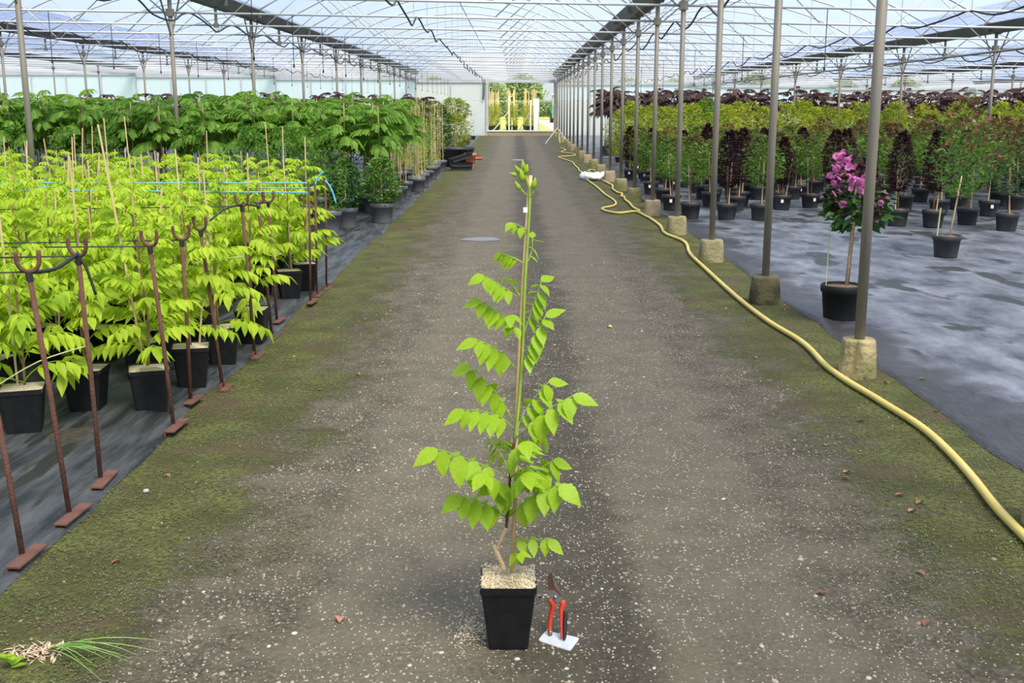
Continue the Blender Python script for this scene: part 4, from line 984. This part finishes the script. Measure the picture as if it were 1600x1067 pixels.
for (x, y, lab) in ((9.6,26.2,'orange bronze leaved shrub standing out among the yellow green ones'),):
    yshrub((x, y), 0, lab, None, crown(440, 620, .10, [(.2,.2),(.8,.4),(1.3,.4),(1.75,.06)], M['redtip'], up=.5))
yshrub((4.3, 25), 0, 'tall bright green shrub behind the path posts', None, crown(441, 900, .10, [(.2,.25),(1.0,.5),(1.6,.45),(2.1,.08)], M['green'], up=.6))
yshrub((12.9, 25.6), 0, 'tall light green climber at the far side beyond the standards', None, crown(442, 700, .10, [(.2,.15),(1.0,.3),(1.8,.3),(2.3,.08)], M['green'], up=.6))
# orange crate and a few black tubs among the path posts
p = at(950, 232); tag(link('plant_crate', MB().box(-.35,.35,-.25,.25,0,.02).box(-.35,.35,-.25,-.23,0,.25).box(-.35,.35,.23,.25,0,.25).box(-.35,-.33,-.25,.25,0,.25).box(.33,.35,-.25,.25,0,.25).mesh('plant_crate', M['orange']), None, (3.6, 29.5, gz(29.5)+.311)), 'orange crate standing on black tubs behind the path posts', 'crate')
for k, (x, y) in enumerate(((3.35,29.5),(3.9,29.6))):
    t = thing('planting_tub', 'black tub under the orange crate behind the path posts', 'tub', (x, y, gz(y)+.012), 0, 'black tubs under the crate'); link('tub_body', round_pot(M['darkpot'], .26, .3), t)

# ------------------------------------------------------------------ hose, sack, tripod
HZ = [(2300,1500),(1900,1130),(1740,970),(1640,872),(1600,832),(1530,762),(1450,682),(1380,635),(1338,607),(1296,577),(1250,537),(1200,506),(1150,467),(1100,421),(1078,399),(1071,382),(1050,369),(1020,346),(998,333),(971,335),(952,332.5),(941,329),(944,326.6),(957,324),(962.4,320),(958.4,314),(945,305),(933.5,294.5),(923,286.6),(912.5,278.7),(909,275),(910,271),(905,268),(904,265),(898.7,260),(893,254),(877,248.5),(874.4,246),(898,244),(895,241),(877,238.7),(883.6,234.8),(876,232)]
hpts = [at(x, y) + Vector((0,0,.022)) for x, y in HZ]
tag(link('garden_hose', MB().tube(clear_of_footings(smoothpath(hpts, 5), .0185), .0185, 8).mesh('garden_hose', M['hose'], True)), 'thick yellow hose running along the mossy path edge past the footings', 'hose')
H2 = [(999,332),(988.6,326),(982,317),(976,310),(971,309),(972,305),(965,303),(958,297),(957,292),(950,288),(944,284)]
tag(link('garden_hose', MB().tube(clear_of_footings(smoothpath([at(x, y) + Vector((0,0,.03)) for x, y in H2], 5), .0185), .0185, 8).mesh('garden_hose', M['hose'], True)), 'yellow hose branch leading under the white sack', 'hose')
H3 = [(930,274),(931,268),(922,266.5),(919,268.5),(925,270.5),(931,272)]
tag(link('garden_hose', MB().tube(clear_of_footings(smoothpath([at(x, y) + Vector((0,0,.02)) for x, y in H3], 5), .018), .018, 8).mesh('garden_hose', M['hose'], True)), 'short yellow hose loop behind the white sack', 'hose')
p = at(934, 281) + Vector((-.05, .17, 0)); mb = MB(); NU, NV = 36, 12
for i in range(NU):
    a = 2*PI*i/NU
    for j in range(NV):
        t = 2*PI*j/NV; nn = noise.noise(Vector((math.cos(a)*2.2, math.sin(a)*2.2, j*.7))) ; n2 = noise.noise(Vector((math.cos(a)*6, math.sin(a)*6, j*1.7)))
        rr_ = .11 + .05*nn + .04*n2; mb.v.append(((.22 + .05*nn + rr_*math.cos(t))*math.cos(a), (.42 + rr_*1.4*math.cos(t))*math.sin(a), max(0, .06 + .07*math.sin(t)*(1+nn) + .03*n2)))
mb.f = [(i*NV+j, ((i+1)%NU)*NV+j, ((i+1)%NU)*NV+(j+1)%NV, i*NV+(j+1)%NV) for i in range(NU) for j in range(NV)]
sk = thing('open_sack', 'crumpled white plastic sack with brown soil lying open beside the hose', 'sack', p); link('bag', mb.mesh('bag', M['whiteplastic'], True), sk)
link('soil_heap', MB().lathe([(.17,.015),(.13,.06),(.07,.09),(.01,.10)], 14).mesh('soil_heap', M['soil'], True), sk)
p = at(871, 224); tp = thing('sprinkler_tripod', 'pale metal tripod stand with hose at the far end of the post row', 'tripod', (p.x, p.y, p.z))
apex = Vector((0,0,.62))
for dx, dy in ((-.5,-.3),(.45,-.2),(.05,.5)): link('leg', MB().tube([(dx,dy,0), apex], .016, 6).mesh('leg', M['white_tube']), tp)
link('mast', MB().tube([apex - Vector((0,0,.1)), apex + Vector((0,0,.75))], .014, 6).mesh('mast', M['white_tube']), tp)
link('feed_hose', MB().tube(smoothpath([apex + Vector((.02,-.02,0)), Vector((.06,-.1,.25)), Vector((.1,-.3,.02))], 4), .018, 6).mesh('feed_hose', M['hose']), tp)

# ------------------------------------------------------------------ bits on the ground
def leaf_bit(x, y, s, m, lab, grp, cat='leaf'):
    p = at(x, y); mb = MB(); rows = 6
    for i in range(rows):
        t = i/(rows-1); wv = max(.02, .30*math.sin(PI*t)**.8); cz = .12*math.sin(PI*t) + .05*t
        mb.v += [(-wv, t-.5, cz+.16*wv/.3), (0, t-.5, cz), (wv, t-.5, cz+.12*wv/.3)]
        if i: n = 3*i; mb.f += [(n-3,n-2,n+1,n), (n-2,n-1,n+2,n+1)]
    tag(link('fallen_leaf', mb.mesh('fallen_leaf', m, True), None, p + Vector((0,0,.004)), (R.uniform(-.15,.15), R.uniform(-.2,.2), R.uniform(0,6)), s), lab, cat, grp)
DL, DG = 'small dry brown leaf lying on the mossy path', 'dry fallen leaves'
for x, y in ((182,881),(531,970),(1448,976),(1438,897),(1425,801),(1437,788),(1283,930),(1137,594),(1290,697),(1322,740),(1322,750),(435,685),(1405,776),(1225,485),(1385,600),(1462,645),(560,586),(262,745),(1500,490),(1228,478),(1120,395),(1345,660),(570,500),(610,470),(590,420),(625,395),(700,440),(500,610),(1180,560),(1530,640),(1535,490),(600,385),(640,360),(1070,470),(1040,440)):
    leaf_bit(x, y, R.uniform(.028,.045), M['deadleaf'], DL, DG)
leaf_bit(952, 512, .05, M['yellowleaf'], 'single bright yellow leaf lying on the bare path', None)
leaf_bit(868, 541, .04, M['yellowleaf'], 'tiny yellow leaf on the path right behind the staked vine', None)
def stone(x, y, s, lab, grp=None):
    p = at(x, y); mb = MB().lathe([(.5,0),(.95,.2),(1,.45),(.75,.75),(.3,.9)], 9)
    mb.v = [(a*(1+.25*noise.noise(Vector((a*2+x, b*2, c)))), b*(.75+.25*noise.noise(Vector((a, b*2+y, c)))), c*.8) for a, b, c in mb.v]
    tag(link('pebble', mb.mesh('pebble', M['stone'], True), None, p + Vector((0,0,-.002)), (0,0,R.uniform(0,6)), s), lab, 'stone', grp)
stone(228, 768, .018, 'largest pale white stone lying on the moss beside the angle iron feet')
for x, y in ((318,925),(848,933),(1022,1044),(203,1053),(1357,1060),(1262,888),(808,1030),(885,1045),(620,870),(585,700),(560,735),(1003,518),(1130,780),(1070,860),(940,920),(980,1040),(690,1020),(420,1010),(460,990),(1230,960),(1190,1010),(640,1040)):
    stone(x, y, R.uniform(.006,.011), 'small pale pebble lying loose on the tarmac', 'loose pebbles')
# grass tuft and seedling at the near left corner
p = at(75, 1022); o = thing('grass_tuft', 'uprooted grass tuft with long green blades trailing over the moss', 'grass', p)
for ex, ey, hz in ((270,1008,.02),(252,1022,.015),(205,1032,.01),(190,1030,.02),(200,1036,.012),(160,1068,.01),(150,1045,.02),(215,1026,.03),(175,1038,.02),(130,1040,.015)):
    e = at(ex, ey) - p; link('blade', MB().tube(bez((0,0,.012), e*.45 + Vector((0,-.02,.06 + hz)), e + Vector((0,0,.006)), 7), [.0022,.002,.002,.0018,.0015,.001,.0005], 4).mesh('blade', M['grassblade']), o)
mb = MB()
for i in range(160): flake(mb, (R.gauss(-.03,.04), R.gauss(0,.025), R.uniform(.002,.012)), R.uniform(.008,.02), R)
tag(link('roots', mb.mesh('roots', M['straw']), o), kind='stuff')
for (x, y, s, lab) in ((18,1045,.05,'small green seedling growing from the moss beside the uprooted grass'), (1440,600,.03,'tiny green weed sprouting from the silvery sheet')):
    p = at(x, y); o = thing('seedling', lab, 'weed', p)
    for k in range(6):
        a = k*1.05; me = lf_v[k % 3]; l = link('leaf', me, o, (0,0,.01+.008*k)); l.matrix_basis = Matrix.Translation((0,0,.006+.006*k)) @ frame(Vector((math.cos(a), math.sin(a), .35+.15*k)), Vector((0,0,1))).to_4x4() @ Matrix.Scale(s, 4)

# ------------------------------------------------------------------ outside the doorway
OZ = .40
og = link('lawn', MB().add([(-60,YG+.16,OZ),(60,YG+.16,OZ),(140,420,OZ),(-140,420,OZ)], [(0,1,2,3)]).mesh('lawn', M['grass'])); tag(og, 'mown green lawn outside the far doorway', 'lawn')
tr = link('dirt_track', MB().add([(2.0,YG+.2,OZ+.012),(3.6,YG+.2,OZ+.012),(3.5,108,OZ+.012),(1.8,108,OZ+.012)], [(0,1,2,3)]).mesh('dirt_track', M['track'])); tag(tr, 'pale dirt track leading away across the lawn', 'track')
ocl = crown(500, 500, .07, [(.2,.10),(.8,.16),(1.3,.10)], M['yellow'], up=.5)
ocane = cane_me(2.05, .15, .012)
for i in range(18):
    row, k = divmod(i, 6); x = (-1.25, -.95, -.30, .0, .62, 1.05)[k] + R.uniform(-.06,.06); y = YG + 2.2 + 1.6*row
    if k == 5 and row == 0: x = .85
    q_ = settle((x, y, 0), .152); x, y = q_.x, q_.y
    o = thing('climber_in_pot', 'yellow green climber on tall canes in black pot outside the far doorway', 'potted plant', (x, y, OZ), 0, 'climbers outside the doorway')
    link('pot', rp_dark, o); link('soil', soil_d, o); link('foliage', ocl, o, None, (0,0,i))
    for q in range(3): link('bamboo_cane', ocane, o, (R.uniform(-.09,.09), R.uniform(-.05,.05), 0), (R.gauss(0,.012), R.gauss(0,.012), 0), (1,1,R.uniform(.92,1.08)))
def outpost(x, y, h, lab): 
    o = thing('support_post', lab, 'post', (x, y, OZ - .01)); link('shaft', MB().box(-.035,.035,-.035,.035,0,h).mesh('shaft', M['white']), o); return o
wp = outpost(-.29, YG+1.3, 1.75, 'white post with slanting brace outside the far doorway')
link('brace', MB().tube([(0,0,1.0), (-.82,.1,.0)], .028, 6).mesh('brace', M['white']), wp)
w2 = outpost(.82, YG+1.2, 1.55, 'white post beside the white board outside the far doorway'); link('brace', MB().tube([(-.05,.05,.9), (-.62,.1,.0)], .03, 6).mesh('brace', M['cane']), w2)
b_ = thing('white_board', 'upright white board standing on the lawn outside the far doorway', 'board', (1.10, YG+1.5, OZ)); link('sheet', MB().box(-.12,.12,-.02,.02,0,1.62).mesh('sheet', M['white']), b_); link('edge_post', MB().box(.12,.17,-.03,.03,0,1.62).mesh('edge_post', M['white_tube']), b_)
# green utility vehicle on the track
v_ = thing('utility_vehicle', 'green vehicle standing on the dirt track outside, partly hidden by the door jamb', 'vehicle', (3.62, 88, OZ+.02))
link('body', MB().box(-.75,.75,-1.6,1.6,.35,1.0).box(-.72,.72,-.9,.8,1.0,1.25).mesh('body', M['green_veh']), v_); link('cab', MB().box(-.68,.68,-.8,.6,1.25,2.1).mesh('cab', M['glass']), v_); link('roof', MB().box(-.75,.75,-.9,.7,2.1,2.2).mesh('roof', M['white']), v_)
whl = MB().tube([(-.1,0,0),(.1,0,0)], .36, 14).mesh('wheel', M['blackrub'])
for sx in (-1,1):
    for sy in (-1.05,1.05): link('wheel', whl, v_, (sx*.72, sy, .36))
# hedge and trees
hd = crown(520, 2600, .22, [(.2,.9),(.9,1.0),(1.6,.7)], M['tree'], up=.5)
for i in range(10):
    o = thing('hedge_bush', 'round green bush in the hedge across the lawn', 'bush', (-8 + 2.2*i, 112 + R.uniform(-1,1), OZ), 0, 'hedge bushes'); link('foliage', hd, o, None, (0,0,i), (1.3,1.3,1.1))
tm = [crown(530+i, 6500, .5, [(1.0,1.4),(2.4,3.4),(4.2,3.8),(5.8,2.8),(7.2,.7)], M['tree'], up=.5, narrow=.8) for i in range(2)]
tk = MB().tube([(0,0,0),(.05,.1,1.5),(0,0,3.5)], [.3,.24,.12], 8).mesh('trunk', M['bark'], True)
for i, (x, s) in enumerate(((-17.0,1.0),(-6.6,.90),(-1.2,1.12),(9.4,.92),(18,1),(-26,1.05),(27,1),(-38,.9),(40,1.1),(-52,1),(56,.9),(70,1),(-66,1.05))):
    o = thing('field_tree', 'broad round green tree beyond the hedge', 'tree', (x + 2.5, 205 + R.uniform(-6,6) - (20 if i == 1 else 0), OZ), 0, 'trees beyond the hedge'); o.scale = (s*1.0, s*1.0, s*.86)
    link('crown', tm[i % 2], o, None, (0,0,i)); link('trunk', tk, o)

# puddle on the path and bare soil rings on the dark sheet
def blob(name, c, rx, ry_, z, m, lab, cat, seed):
    n = 26; mb = MB(); ring = []
    for k in range(n):
        t = 2*PI*k/n; q = 1 + .28*noise.noise(Vector((math.cos(t)*1.6 + seed, math.sin(t)*1.6, seed)))
        ring.append((c.x + rx*q*math.cos(t), c.y + ry_*q*math.sin(t), c.z + z))
    mb.v = [(c.x, c.y, c.z + z + .001)] + ring; mb.f = [(0, 1+k, 1+(k+1) % n) for k in range(n)]
    tag(link(name, mb.mesh(name, m)), lab, cat)
M['water'] = mat('shallow_water', (.12,.115,.105), .38, var=(.16,.155,.14), scale=9)
blob('puddle', at(752, 374), .24, .2, .004, M['water'], 'shallow pale puddle on the path behind the staked vine', 'puddle', 1)
blob('puddle', at(810, 250), .2, .45, .004, M['water'], 'thin wet patch on the middle of the path far off', 'puddle', 4)
for x, y, r, sd, lb in ((128,688,.17,2,'dark bare soil patch in the sheet under the second rusty rod'), (60,768,.12,3,'dark bare soil patch in the sheet near the bed corner')):
    blob('soil_patch', at(x, y), r, r*.9, .030, M['soil2'] if 'soil2' in M else M.setdefault('soil2', mat('dark_damp_soil', (.028,.022,.014), .9, var=(.06,.05,.03), scale=30, bump=.8, bscale=60)), lb, 'soil', sd)
